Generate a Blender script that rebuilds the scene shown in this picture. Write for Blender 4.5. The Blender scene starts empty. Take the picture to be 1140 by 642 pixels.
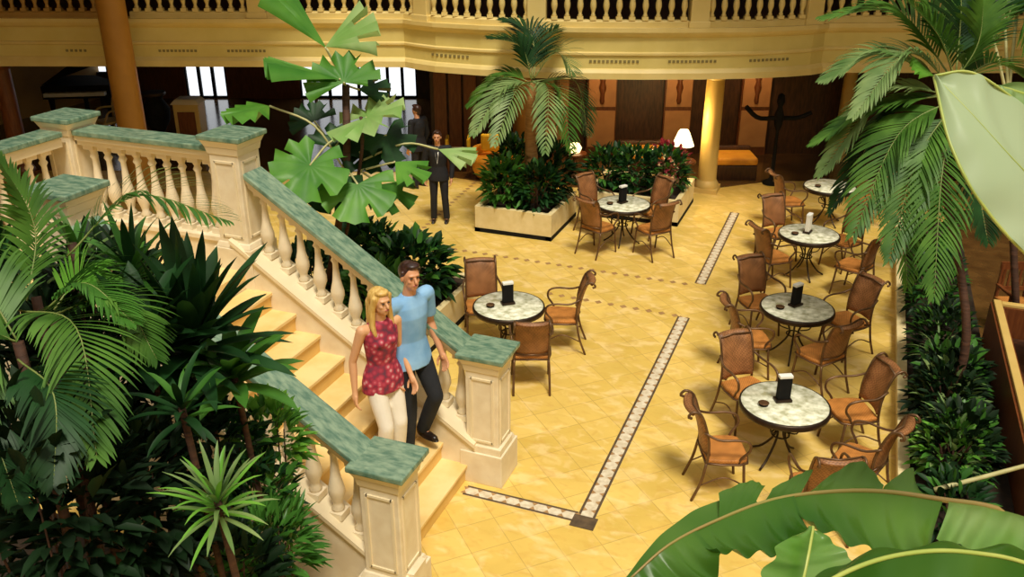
import bpy, bmesh, math, random
from math import sin, cos, pi, radians as R
from mathutils import Vector as V, Matrix, Euler, noise
random.seed(7)
COL = bpy.context.scene.collection

# ------------------------------------------------------------------ camera
F_PX = 1000.0; CAM_H = 6.1; PITCH = R(24); YAW = R(21.2)
CAM = V((0, 0, CAM_H))
FW = V((-sin(YAW)*cos(PITCH), cos(YAW)*cos(PITCH), -sin(PITCH)))
RT = V((cos(YAW), sin(YAW), 0)); UP = RT.cross(FW)
FH = V((-sin(YAW), cos(YAW), 0))
def ray(x, y): return FW + RT*((x-570)/F_PX) - UP*((y-321)/F_PX)
def at(x, y, d): return CAM + ray(x, y)*d                 # a place at d metres depth
def onz(x, y, z=0.0):                                     # a place at height z
    r = ray(x, y); return CAM + r*((z-CAM_H)/r.z)
def BD(a, d, z=0.0):                                      # lateral / depth, for the far gallery
    return RT*a + FH*d + V((0, 0, z))

cd = bpy.data.cameras.new('camera'); co = bpy.data.objects.new('camera', cd); COL.objects.link(co)
co.location = CAM; co.rotation_euler = (R(90)-PITCH, 0, YAW)
cd.sensor_width = 36; cd.lens = 36*F_PX/1140; cd.clip_end = 200; cd.clip_start = .05
bpy.context.scene.camera = co

# ------------------------------------------------------------------ materials
def newmat(name):
    m = bpy.data.materials.new(name); m.use_nodes = True
    nt = m.node_tree; b = nt.nodes['Principled BSDF']
    return m, nt, b
def ramp(nt, stops):
    r = nt.nodes.new('ShaderNodeValToRGB'); cr = r.color_ramp
    while len(cr.elements) < len(stops): cr.elements.new(.5)
    for e, (p, c) in zip(cr.elements, stops): e.position = p; e.color = (*c, 1)
    return r
def mat(name, c1, c2=None, scale=6, rough=.5, metal=0, detail=4, bump=0, spec=.5, emit=None, estr=0, stretch=None, coat=0):
    m, nt, b = newmat(name)
    tc = nt.nodes.new('ShaderNodeTexCoord'); mp = nt.nodes.new('ShaderNodeMapping')
    nt.links.new(tc.outputs['Object'], mp.inputs[0])
    if stretch: mp.inputs['Scale'].default_value = stretch
    n = nt.nodes.new('ShaderNodeTexNoise'); n.inputs['Scale'].default_value = scale; n.inputs['Detail'].default_value = detail
    nt.links.new(mp.outputs[0], n.inputs[0])
    r = ramp(nt, [(.35, c1), (.65, c2 or c1)])
    nt.links.new(n.outputs[0], r.inputs[0]); nt.links.new(r.outputs[0], b.inputs['Base Color'])
    b.inputs['Roughness'].default_value = rough; b.inputs['Metallic'].default_value = metal
    b.inputs['Specular IOR Level'].default_value = spec
    if coat: b.inputs['Coat Weight'].default_value = coat
    if bump:
        bp = nt.nodes.new('ShaderNodeBump'); bp.inputs['Strength'].default_value = bump; bp.inputs['Distance'].default_value = .02
        nt.links.new(n.outputs[0], bp.inputs['Height']); nt.links.new(bp.outputs[0], b.inputs['Normal'])
    if emit:
        b.inputs['Emission Color'].default_value = (*emit, 1); b.inputs['Emission Strength'].default_value = estr
    return m
def leafmat(name, c1, c2, rough=.38, trans=.25, scale=3):
    m, nt, b = newmat(name)
    tc = nt.nodes.new('ShaderNodeTexCoord')
    n = nt.nodes.new('ShaderNodeTexNoise'); n.inputs['Scale'].default_value = scale
    nt.links.new(tc.outputs['Object'], n.inputs[0])
    r = ramp(nt, [(.32, c1), (.68, c2)])
    nt.links.new(n.outputs[0], r.inputs[0]); nt.links.new(r.outputs[0], b.inputs['Base Color'])
    b.inputs['Roughness'].default_value = rough; b.inputs['Specular IOR Level'].default_value = .28
    t = nt.nodes.new('ShaderNodeBsdfTranslucent'); mx = nt.nodes.new('ShaderNodeMixShader')
    mx.inputs[0].default_value = trans
    nt.links.new(r.outputs[0], t.inputs[0]); nt.links.new(b.outputs[0], mx.inputs[1]); nt.links.new(t.outputs[0], mx.inputs[2])
    nt.links.new(mx.outputs[0], nt.nodes['Material Output'].inputs[0])
    return m
def tilemat(name, ca, cb, mortar, w, h, rot=0, rough=.4, msize=.012, mott=.5, offset=0.0, spots=None):
    m, nt, b = newmat(name)
    tc = nt.nodes.new('ShaderNodeTexCoord'); mp = nt.nodes.new('ShaderNodeMapping')
    nt.links.new(tc.outputs['Object'], mp.inputs[0]); mp.inputs['Rotation'].default_value = (0, 0, rot)
    br = nt.nodes.new('ShaderNodeTexBrick'); nt.links.new(mp.outputs[0], br.inputs[0])
    br.offset = offset; br.inputs['Scale'].default_value = 1
    br.inputs['Brick Width'].default_value = w; br.inputs['Row Height'].default_value = h
    br.inputs['Mortar Size'].default_value = msize; br.inputs['Color1'].default_value = (*ca, 1); br.inputs['Color2'].default_value = (*cb, 1)
    br.inputs['Mortar'].default_value = (*mortar, 1); br.inputs['Mortar Smooth'].default_value = .4
    n = nt.nodes.new('ShaderNodeTexNoise'); n.inputs['Scale'].default_value = 2.2; n.inputs['Detail'].default_value = 6
    nt.links.new(tc.outputs['Object'], n.inputs[0])
    r = ramp(nt, [(.3, (1-mott*.55,)*2+(1-mott*.85,)), (.7, (1, 1, 1))])
    nt.links.new(n.outputs[0], r.inputs[0])
    mx = nt.nodes.new('ShaderNodeMix'); mx.data_type = 'RGBA'; mx.blend_type = 'MULTIPLY'; mx.inputs[0].default_value = 1
    nt.links.new(br.outputs[0], mx.inputs[6]); nt.links.new(r.outputs[0], mx.inputs[7])
    nt.links.new(mx.outputs[2], b.inputs['Base Color']); b.inputs['Roughness'].default_value = rough
    return m
def weavemat(name, ca, cb, scale=60, rough=.5):
    m, nt, b = newmat(name)
    tc = nt.nodes.new('ShaderNodeTexCoord')
    ch = nt.nodes.new('ShaderNodeTexChecker'); ch.inputs['Scale'].default_value = scale
    nt.links.new(tc.outputs['Object'], ch.inputs[0])
    ch.inputs['Color1'].default_value = (*ca, 1); ch.inputs['Color2'].default_value = (*cb, 1)
    n = nt.nodes.new('ShaderNodeTexNoise'); n.inputs['Scale'].default_value = 7
    nt.links.new(tc.outputs['Object'], n.inputs[0]); r = ramp(nt, [(.3, (.62, .6, .55)), (.7, (1.1, 1.1, 1.1))]); nt.links.new(n.outputs[0], r.inputs[0])
    mx = nt.nodes.new('ShaderNodeMix'); mx.data_type = 'RGBA'; mx.blend_type = 'MULTIPLY'; mx.inputs[0].default_value = 1
    nt.links.new(ch.outputs[0], mx.inputs[6]); nt.links.new(r.outputs[0], mx.inputs[7]); nt.links.new(mx.outputs[2], b.inputs['Base Color'])
    bp = nt.nodes.new('ShaderNodeBump'); bp.inputs['Strength'].default_value = .4; nt.links.new(ch.outputs[1], bp.inputs['Height']); nt.links.new(bp.outputs[0], b.inputs['Normal'])
    b.inputs['Roughness'].default_value = rough
    return m

def floormat():
    m = tilemat('floor_tile', (.87, .61, .17), (.73, .50, .11), (.58, .38, .10), .42, .42, rot=R(45), rough=.32, msize=.006, mott=.25)
    nt = m.node_tree; b = nt.nodes['Principled BSDF']; src = b.inputs['Base Color'].links[0].from_socket
    tc = nt.nodes.new('ShaderNodeTexCoord')
    for sc_, lo, hi, c, bl in ((3.4, .50, .66, (.93, .70, .34), .55), (5.5, .52, .70, (.62, .36, .07), .45), (1.1, .5, .62, (.74, .52, .13), .3)):
        n = nt.nodes.new('ShaderNodeTexNoise'); n.inputs['Scale'].default_value = sc_; n.inputs['Detail'].default_value = 5; n.inputs['Distortion'].default_value = .6
        mp = nt.nodes.new('ShaderNodeMapping'); mp.inputs['Location'].default_value = (sc_*7, sc_, 0); mp.inputs['Rotation'].default_value = (0, 0, .78); mp.inputs['Scale'].default_value = (1, 1.6, 1)
        nt.links.new(tc.outputs['Object'], mp.inputs[0]); nt.links.new(mp.outputs[0], n.inputs[0])
        r = ramp(nt, [(lo, (0, 0, 0)), (hi, (bl, bl, bl))]); nt.links.new(n.outputs[0], r.inputs[0])
        mx = nt.nodes.new('ShaderNodeMix'); mx.data_type = 'RGBA'; nt.links.new(r.outputs[0], mx.inputs[0]); nt.links.new(src, mx.inputs[6]); mx.inputs[7].default_value = (*c, 1)
        src = mx.outputs[2]
    nt.links.new(src, b.inputs['Base Color'])
    return m
M = dict(
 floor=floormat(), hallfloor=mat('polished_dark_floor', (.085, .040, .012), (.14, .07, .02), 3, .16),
 cream=mat('cream_stone', (.74, .62, .42), (.84, .74, .54), 5, .5, bump=.05),
 creamy=mat('cream_paint', (.78, .66, .43), (.83, .72, .5), 3, .55),
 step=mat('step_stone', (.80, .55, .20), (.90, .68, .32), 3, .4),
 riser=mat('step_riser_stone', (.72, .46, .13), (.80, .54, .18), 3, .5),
 green=mat('green_marble', (.09, .18, .125), (.25, .35, .24), 9, .22, detail=8, stretch=(1, 2.2, 1)),
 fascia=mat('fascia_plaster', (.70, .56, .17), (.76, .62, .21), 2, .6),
 fasciadark=mat('fascia_shade_wall_brown', (.40, .23, .055), (.46, .27, .07), 2, .6),  # brown for the left wall; shade painted into the far left railing
 gold=mat('fascia_moulding', (.74, .57, .20), (.80, .63, .25), 2, .5),
 planter=mat('planter_stone', (.72, .58, .28), (.82, .68, .38), 5, .5),
 dot=mat('relief_pattern', (.22, .18, .06), (.28, .22, .08), 10, .6),
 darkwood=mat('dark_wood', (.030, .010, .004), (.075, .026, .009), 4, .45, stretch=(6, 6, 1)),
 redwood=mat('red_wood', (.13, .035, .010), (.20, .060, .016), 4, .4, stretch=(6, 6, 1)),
 ochrecol=mat('ochre_column', (.40, .19, .03), (.47, .23, .04), 2, .5),
 goldcol=mat('gold_column', (.62, .42, .12), (.68, .47, .15), 2, .45),
 panel=mat('panel_peach', (.42, .20, .08), (.5, .25, .10), 3, .5),
 darkcloth=mat('dark_carpet', (.075, .030, .008), (.11, .045, .012), 5, .8),
 black=mat('black_lacquer', (.006, .006, .006), (.012, .011, .01), 5, .75, spec=.15),
 iron=mat('dark_iron', (.030, .018, .012), (.055, .034, .02), 8, .4, metal=.6),
 bronze=mat('bronze_metal', (.10, .05, .022), (.17, .09, .04), 8, .4, metal=.4),
 weave=weavemat('woven_orange', (.62, .255, .055), (.44, .16, .032)),
 weaveback=weavemat('woven_brown', (.38, .17, .062), (.25, .10, .036), 50),
 tabletop=mat('mottled_marble', (.42, .42, .26), (.93, .93, .76), 9, .25, detail=3),
 mosaicdark=mat('mosaic_dark', (.075, .05, .028), (.13, .085, .045), 12, .5),
 mosaicmid=mat('mosaic_brown', (.35, .19, .07), (.46, .27, .11), 12, .5),
 mosaiclight=mat('mosaic_light', (.60, .50, .34), (.78, .70, .54), 14, .45),
 white=mat('white_plastic', (.82, .82, .78), (.88, .88, .84), 5, .4),
 soil=mat('soil', (.015, .008, .004), (.035, .018, .008), 8, .95, bump=.6),
 trunk=mat('palm_trunk', (.28, .13, .035), (.40, .20, .06), 6, .8, bump=.5, stretch=(1, 1, 6)),
 trunkdark=mat('brown_trunk', (.045, .018, .009), (.09, .036, .018), 6, .8, bump=.5, stretch=(1, 1, 6)),
 stalk=mat('pale_stalk', (.42, .40, .16), (.55, .52, .26), 8, .5), rachis=mat('leaf_rachis', (.14, .20, .04), (.24, .28, .08), 8, .5),
 leafmid=leafmat('leaf_mid_green', (.035, .13, .018), (.085, .25, .035)),
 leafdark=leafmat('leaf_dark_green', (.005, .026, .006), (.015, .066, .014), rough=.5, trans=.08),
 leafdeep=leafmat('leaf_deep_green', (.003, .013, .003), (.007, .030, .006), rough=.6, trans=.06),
 leafbright=leafmat('leaf_bright_green', (.10, .32, .03), (.22, .50, .07), trans=.3),
 leafsage=leafmat('leaf_sage_green', (.10, .20, .05), (.27, .38, .14), rough=.45),
 leafpalm=leafmat('leaf_palm_green', (.03, .10, .012), (.11, .25, .035), rough=.45),
 leaffan=leafmat('leaf_fan_green', (.05, .20, .02), (.15, .37, .05), rough=.4, scale=2),
 leaffanpale=leafmat('leaf_fan_pale', (.22, .42, .10), (.45, .60, .26), rough=.35, scale=2),
 banana=leafmat('leaf_banana', (.030, .115, .010), (.10, .22, .035), rough=.3, trans=.35, scale=2.5),
 bananalt=leafmat('leaf_banana_light', (.11, .28, .04), (.24, .38, .14), rough=.3, trans=.35, scale=4),
 bananapale=leafmat('leaf_banana_pale', (.42, .56, .34), (.55, .68, .46), rough=.4, trans=.4, scale=1.5),
 rib=mat('leaf_rib', (.34, .42, .08), (.46, .50, .12), 6, .4),
 ribbrown=mat('leaf_rib_brown', (.25, .22, .05), (.30, .20, .06), 6, .4),
 redleaf=leafmat('red_leaf', (.16, .012, .018), (.30, .03, .05)),
 skin=mat('skin', (.62, .29, .15), (.66, .32, .17), 4, .5),
 skinlight=mat('skin_light', (.70, .37, .19), (.74, .41, .22), 4, .5),
 blond=mat('blond_hair', (.52, .30, .07), (.74, .50, .16), 14, .4, stretch=(3, 3, .5)),
 darkhair=mat('dark_hair', (.022, .008, .006), (.05, .016, .012), 12, .4),
 blueshirt=mat('light_blue_cotton', (.17, .38, .68), (.28, .52, .82), 5, .8),
 navy=mat('navy_trousers', (.006, .008, .013), (.012, .015, .022), 6, .85),
 whitecloth=mat('white_trousers', (.80, .74, .62), (.88, .84, .75), 4, .8),
 suit=mat('black_suit', (.005, .005, .008), (.01, .01, .014), 6, .8),
 shoe=mat('dark_shoe', (.012, .007, .005), (.02, .012, .009), 6, .35),
 lips=mat('lips', (.42, .09, .07), (.45, .10, .08), 6, .5),
 eye=mat('eye', (.02, .012, .01), (.03, .02, .015), 6, .2),
 amber=mat('amber_upholstery', (.70, .28, .02), (.80, .36, .03), 5, .6),
 yellow=mat('yellow_cushion', (.85, .52, .02), (.92, .6, .04), 5, .6),
 shade=mat('lit_lamp_shade', (.9, .8, .5), (.9, .8, .5), 5, .6, emit=(1, .86, .45), estr=2.6),
 day=mat('daylight_pane', (.8, .85, .9), (.8, .85, .9), 5, .3, emit=(.92, .96, 1), estr=1.25),
 bulb=mat('lit_bulb', (.9, .8, .5), (.9, .8, .5), 5, .6, emit=(1, .72, .35), estr=2.5),
)
# printed blouse
def blouse():
    m, nt, b = newmat('printed_blouse')
    tc = nt.nodes.new('ShaderNodeTexCoord'); vo = nt.nodes.new('ShaderNodeTexVoronoi'); vo.inputs['Scale'].default_value = 17
    nt.links.new(tc.outputs['Object'], vo.inputs[0])
    r = ramp(nt, [(.15, (.62, .30, .32)), (.35, (.50, .05, .09)), (.6, (.30, .02, .05)), (.85, (.12, .03, .06))])
    nt.links.new(vo.outputs['Distance'], r.inputs[0]); nt.links.new(r.outputs[0], b.inputs['Base Color']); b.inputs['Roughness'].default_value = .7
    return m
M['blouse'] = blouse()

# ------------------------------------------------------------------ object helpers
def tag(o, label=None, cat=None, group=None, kind=None):
    if label: o['label'] = label
    if cat: o['category'] = cat
    if group: o['group'] = group
    if kind: o['kind'] = kind
    return o
def empty(name, loc=(0, 0, 0), rz=0, label=None, cat=None, group=None, kind=None):
    o = bpy.data.objects.new(name, None); COL.objects.link(o); o.location = loc; o.rotation_euler = (0, 0, rz)
    o.empty_display_size = .1
    return tag(o, label, cat, group, kind)
class MB:
    def __init__(s): s.v = []; s.f = []; s.m = []; s.sm = []
    def add(s, vs, fs, mi=0, smooth=False):
        n = len(s.v); s.v += [tuple(p) for p in vs]
        for f in fs: s.f.append(tuple(i+n for i in f)); s.m.append(mi); s.sm.append(smooth)
    def box(s, c, d, rz=0, mi=0, top=None, rx=0):
        # c = centre, d = sizes; top=(sx,sy) scale of the upper face
        t = top or (1, 1); vs = []
        rot = Matrix.Rotation(rz, 3, 'Z') @ Matrix.Rotation(rx, 3, 'X')
        for z, k in ((-1, (1, 1)), (1, t)):
            for x, y in ((-1, -1), (1, -1), (1, 1), (-1, 1)):
                vs.append(V(c)+rot@V((x*d[0]/2*k[0], y*d[1]/2*k[1], z*d[2]/2)))
        s.add(vs, [(3, 2, 1, 0), (4, 5, 6, 7), (0, 1, 5, 4), (1, 2, 6, 5), (2, 3, 7, 6), (3, 0, 4, 7)], mi)
    def prism(s, poly, z0, z1, mi=0):
        n = len(poly); vs = [(p[0], p[1], z0) for p in poly]+[(p[0], p[1], z1) for p in poly]
        fs = [tuple(range(n-1, -1, -1)), tuple(range(n, 2*n))]+[(i, (i+1) % n, n+(i+1) % n, n+i) for i in range(n)]
        s.add(vs, fs, mi)
    def extrude(s, poly, vec, mi=0):
        n = len(poly); vs = [V(p) for p in poly]+[V(p)+V(vec) for p in poly]
        s.add(vs, [tuple(range(n-1, -1, -1)), tuple(range(n, 2*n))]+[(i, (i+1) % n, n+(i+1) % n, n+i) for i in range(n)], mi)
    def lathe(s, prof, c=(0, 0, 0), seg=12, mi=0, smooth=True):
        vs = []; fs = []
        for r, z in prof:
            for k in range(seg):
                a = 2*pi*k/seg; vs.append((c[0]+r*cos(a), c[1]+r*sin(a), c[2]+z))
        for i in range(len(prof)-1):
            for k in range(seg):
                fs.append((i*seg+k, i*seg+(k+1) % seg, (i+1)*seg+(k+1) % seg, (i+1)*seg+k))
        s.add(vs, fs, mi, smooth)
        s.add(vs[:seg], [tuple(range(seg-1, -1, -1))], mi); s.add(vs[-seg:], [tuple(range(seg))], mi)
    def tube(s, pts, r, seg=6, mi=0, smooth=True):
        pts = [V(p) for p in pts]; n = len(pts); rs = r if isinstance(r, (list, tuple)) else [r]*n
        vs = []; fs = []; prev = None
        for i, p in enumerate(pts):
            t = (pts[min(i+1, n-1)]-pts[max(i-1, 0)]).normalized()
            a = prev if prev is not None else (V((0, 0, 1)) if abs(t.z) < .9 else V((1, 0, 0)))
            b = t.cross(a).normalized(); a2 = b.cross(t).normalized(); prev = a2
            for k in range(seg):
                g = 2*pi*k/seg; vs.append(p+(a2*cos(g)+b*sin(g))*rs[i])
        for i in range(n-1):
            for k in range(seg): fs.append((i*seg+k, (i+1)*seg+k, (i+1)*seg+(k+1) % seg, i*seg+(k+1) % seg))
        fs.append(tuple(range(seg-1, -1, -1))[::-1]); fs.append(tuple(range((n-1)*seg, n*seg))[::-1])
        s.add(vs, fs, mi, smooth)
    def ell(s, c, r, seg=12, rings=8, mi=0):
        c = V(c); vs = [c+V((0, 0, -r[2]))]; fs = []
        for i in range(1, rings):
            ph = -pi/2+pi*i/rings
            for k in range(seg):
                a = 2*pi*k/seg; vs.append(c+V((r[0]*cos(ph)*cos(a), r[1]*cos(ph)*sin(a), r[2]*sin(ph))))
        vs.append(c+V((0, 0, r[2])))
        for k in range(seg):
            fs.append((0, 1+(k+1) % seg, 1+k)); b = 1+(rings-2)*seg
            fs.append((len(vs)-1, b+k, b+(k+1) % seg))
            for i in range(rings-2): fs.append((1+i*seg+k, 1+i*seg+(k+1) % seg, 1+(i+1)*seg+(k+1) % seg, 1+(i+1)*seg+k))
        s.add(vs, fs, mi, True)
    def build(s, name, mats, parent=None, bevel=0, **kw):
        me = bpy.data.meshes.new(name); me.from_pydata(s.v, [], s.f)
        if not isinstance(mats, (list, tuple)): mats = [mats]
        for m in mats: me.materials.append(m)
        me.polygons.foreach_set('material_index', s.m); me.polygons.foreach_set('use_smooth', s.sm); me.update()
        o = bpy.data.objects.new(name, me); COL.objects.link(o)
        if parent is not None: o.parent = parent
        if bevel:
            b = o.modifiers.new('bevel', 'BEVEL'); b.width = bevel; b.segments = 2; b.limit_method = 'ANGLE'
        return tag(o, **kw)
def spline(pts, n):
    pts = [V(p) for p in pts]
    if len(pts) == 2: return [pts[0].lerp(pts[1], i/n) for i in range(n+1)]
    P = [pts[0]*2-pts[1]]+pts+[pts[-1]*2-pts[-2]]; out = []; m = len(pts)-1
    for i in range(n+1):
        t = i/n*m; k = min(int(t), m-1); u = t-k; a, b, c, d = P[k:k+4]
        out.append(.5*((2*b)+(c-a)*u+(2*a-5*b+4*c-d)*u*u+(3*b-a-3*c+d)*u**3))
    return out
def kids(o): return [c for c in COL.objects if c.parent is o]
def copy_tree(o, parent=None):
    c = o.copy(); COL.objects.link(c)
    if parent is not None: c.parent = parent
    for k in [x for x in bpy.data.objects if x.parent is o]: copy_tree(k, c)
    return c
def S(name, mb, m, bevel=0): return mb.build(name, m, None, bevel, kind='structure')

# ================================================================== SETTING
b = MB(); b.box((-4, 12, -.1), (40, 44, .2)); S('floor', b, M['floor'])
# --- mosaic bands let into the floor
def band(x0, y0, x1, y1, w, cell, name, pale=False):
    b = MB(); d = V((x1-x0, y1-y0, 0)); L = d.length; d.normalize(); n = V((-d.y, d.x, 0)); o = V((x0, y0, 0))
    def q(s0, s1, t0, t1, z, mi):
        b.add([o+d*s0+n*t0+V((0, 0, z)), o+d*s1+n*t0+V((0, 0, z)), o+d*s1+n*t1+V((0, 0, z)), o+d*s0+n*t1+V((0, 0, z))], [(0, 1, 2, 3)], mi)
    h = w/2; e = .028
    if not pale:
        b.box(o+d*L/2+V((0, 0, .0)), (L, w, .006), math.atan2(d.y, d.x), 2)
        q(0, L, -h, -h+e, .0045, 0); q(0, L, h-e, h, .0045, 0)
    k = int(L/cell)
    for i in range(k):
        c = o+d*((i+.5)*L/k); a = cell*(.44 if not pale else .3); hh = (h-e)*.92
        if pale: hh = w*.4
        b.add([c-d*a+V((0, 0, .005)), c-n*hh+V((0, 0, .005)), c+d*a+V((0, 0, .005)), c+n*hh+V((0, 0, .005))], [(0, 1, 2, 3)], 2 if not pale else 1)
    mats = [M['mosaicdark'], M['mosaicmid'], M['mosaiclight']]
    if not pale:
        # small dark triangles between the pale lozenges
        for i in range(k+1):
            c = o+d*(i*L/k)
            for sgn in (-1, 1):
                b.add([c-d*.035+n*sgn*(h-e)+V((0, 0, .0055)), c+d*.035+n*sgn*(h-e)+V((0, 0, .0055)), c+n*sgn*(h-e-.05)+V((0, 0, .0055))], [(0, 1, 2) if sgn < 0 else (2, 1, 0)], 1)
    return b.build(name, mats, kind='structure')
band(-2.06, 7.45, -2.06, 12.71, .19, .155, 'trim_1')
band(-3.45, 7.46, -2.16, 7.46, .17, .155, 'trim_2')
band(-2.06, 14.1, -2.06, 18.0, .19, .155, 'trim_3')
band(-7.3, 14.05, -2.2, 14.0, .16, .2, 'trim_4', True)
band(-4.4, 12.8, -2.1, 12.72, .16, .2, 'trim_5', True)
band(-7.5, 13.2, -7.9, 18.2, .16, .2, 'trim_6', True)
b = MB(); b.box((-2.06, 7.4, .002), (.26, .2, .008)); S('trim_7', b, M['mosaicdark'])

# --- gallery slab: fascia follows a straight run, a shallow bow and a second straight run
fpts = [V((-25, 11.2)), V((-9.05, 17.12)), V((-8.75, 17.02)), V((-8.2, 16.86)), V((-7.2, 16.85)), V((-6.2, 16.98)), V((-5.18, 17.24)), V((-4.1, 17.6)), V((-3, 18.05)),
        V((-2.1, 18.5)), V((-1.45, 18.95)), V((-1.05, 19.3)), V((-.85, 19.6)), V((-.5, 19.78)), V((12, 24.5))]
def fnorm(pts, i):
    a = pts[max(i-1, 0)]; c = pts[min(i+1, len(pts)-1)]; d = (c-a).normalized(); return V((d.y, -d.x))
def sweep(name, prof, m, pts=fpts):
    b = MB(); n = len(pts); k = len(prof); vs = []
    for i, p in enumerate(pts):
        nn = fnorm(pts, i)
        for o, z in prof: vs.append((p.x+nn.x*o, p.y+nn.y*o, z))
    fs = []; 
    for i in range(n-1):
        for j in range(k): fs.append((i*k+j, (i+1)*k+j, (i+1)*k+(j+1) % k, i*k+(j+1) % k))
    fs.append(tuple(range(k))[::-1]); fs.append(tuple(range((n-1)*k, n*k)))
    b.add(vs, fs)
    o = S(name, b, m); return o
sweep('trim_8', [(0, 2.69), (0, 3.55), (-.3, 3.55), (-.3, 2.69)], M['fascia'])
sweep('trim_9', [(0, 3.45), (.06, 3.50), (.1, 3.56), (.1, 3.64), (-.3, 3.64), (-.3, 3.45)], M['gold'])
sweep('trim_10', [(0, 2.66), (.07, 2.66), (.07, 2.78), (.03, 2.84), (0, 2.86)], M['gold'])
sweep('trim_11', [(0, 3.10), (.035, 3.12), (.035, 3.16), (0, 3.18)], M['gold'])
# relief dashes on the fascia
b = MB()
for (x0, x1, z, side) in ((178, 222, 2.98, 0), (254, 298, 2.98, 0), (480, 523, 3.0, 0), (655, 712, 3.0, 0), (743, 798, 3.0, 0), (833, 878, 3.0, 0), (75, 100, 2.98, 0)):
    n = int((x1-x0)/4.4)
    for i in range(n):
        x = x0+(x1-x0)*(i+.5)/n
        r = ray(x, 70); best = None
        for j in range(len(fpts)-1):
            A, Bp = fpts[j], fpts[j+1]; e = Bp-A; det = r.x*(-e.y)+r.y*e.x
            if abs(det) < 1e-6: continue
            t = (A.x*(-e.y)+A.y*e.x)/det; s_ = (r.x*A.y-r.y*A.x)/det
            if 0 <= s_ <= 1 and t > 0: best = (t, e)
        if best:
            t, e = best; p = V((r.x*t, r.y*t, z)); b.box(p, (.05, .03, .05), math.atan2(e.y, e.x))
S('trim_12', b, M['dot'])
# slab / soffit and upper gallery
e0, e1 = fpts[0], fpts[-1]
def wallseg(name, A, B, z0, z1, m, th=.3):
    A = V(A); B = V(B); d = (B-A).normalized(); n = V((-d.y, d.x))*th; b = MB()
    b.prism([A, B, B+n, A+n], z0, z1); return S(name, b, m)
inn = [p-fnorm(fpts, i)*.3 for i, p in enumerate(fpts)]
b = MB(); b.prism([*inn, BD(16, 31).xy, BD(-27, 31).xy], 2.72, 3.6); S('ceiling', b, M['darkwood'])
b = MB(); b.prism([fpts[0], *fpts[1:-1:3], fpts[-1], BD(16, 31).xy, BD(-27, 31).xy], 6.6, 6.8); S('upper_shade_ceiling', b, M['darkwood'])  # unseen ceiling added to keep the upper gallery dark
# back wall below with an opening for the two daylight windows, wall above
BKD = 28.5; BR = 22.0
def backwall(a0, a1, z0, z1, m, name, d=BKD, th=.25):
    b = MB(); b.box(BD((a0+a1)/2, d+th/2, (z0+z1)/2), (a1-a0, th, z1-z0), YAW); return S(name, b, m)
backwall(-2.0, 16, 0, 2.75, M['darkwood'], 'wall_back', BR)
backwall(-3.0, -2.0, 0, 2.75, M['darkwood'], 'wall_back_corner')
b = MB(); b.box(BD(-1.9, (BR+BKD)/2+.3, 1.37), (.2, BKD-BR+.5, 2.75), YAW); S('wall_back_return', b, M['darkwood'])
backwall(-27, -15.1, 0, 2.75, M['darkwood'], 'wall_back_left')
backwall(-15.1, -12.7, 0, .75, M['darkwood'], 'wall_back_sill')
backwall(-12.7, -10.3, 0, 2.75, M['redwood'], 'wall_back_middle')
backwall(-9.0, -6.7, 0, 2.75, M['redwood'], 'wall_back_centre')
backwall(-27, 16, 3.6, 6.7, M['darkwood'], 'wall_back_upper', 23.6)
fl = [p-fnorm(fpts, i)*1.2 for i, p in enumerate(fpts)]
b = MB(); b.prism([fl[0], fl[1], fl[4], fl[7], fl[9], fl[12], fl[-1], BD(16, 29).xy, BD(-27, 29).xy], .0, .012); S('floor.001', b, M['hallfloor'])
# unseen roof slabs added to shade the far and left sides; middle stays open
b = MB(); b.box((-6.5, 22.45, 9.1), (32, 14.3, .2)); S('shade_roof_far', b, M['fascia'])
b = MB(); b.box((-16, 4.7, 9.1), (13, 21.6, .2)); S('shade_roof_left', b, M['fascia'])
# enclosing walls of the atrium, added to block low sky light; it enters from above
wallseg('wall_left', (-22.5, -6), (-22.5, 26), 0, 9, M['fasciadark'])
wallseg('wall_right', (9.5, 34), (9.5, -6), 0, 9, M['fascia'])
wallseg('wall_front', (9.5, -5), (-22.5, -5), 0, 9, M['creamy'])

# --- windows: bright daylight panes with dark mullions, seen under the gallery
def window(a0, a1, z0, z1, nm, d, name, rail=None):
    fr = MB(); w = .09
    def bar(a, b_, c, e): fr.box(BD((a+b_)/2, d, (c+e)/2), (b_-a, .12, e-c), YAW)
    bar(a0-w/2, a0+w/2, z0, z1); bar(a1-w/2, a1+w/2, z0, z1); bar(a0, a1, z1-.04, z1+.04); bar(a0, a1, z0-.04, z0+.04)
    for i in range(1, nm): x = a0+(a1-a0)*i/nm; bar(x-w/2, x+w/2, z0, z1)
    if rail: bar(a0, a1, rail-.06, rail+.06)
    r = fr.build(name, M['black'], kind='structure')
    g = MB(); g.box(BD((a0+a1)/2, d+.06, (z0+z1)/2), (a1-a0, .02, z1-z0), YAW); g.build('pane', M['day'], r)
    return r
window(-10.3, -9.0, 0.03, 2.69, 3, BKD+.1, 'window_1', None)
window(-15.1, -12.7, .79, 2.69, 5, BKD+.1, 'window_2', 1.8)
window(-6.7, -3.0, 0.03, 2.69, 8, BKD+.1, 'window_3', None)

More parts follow.
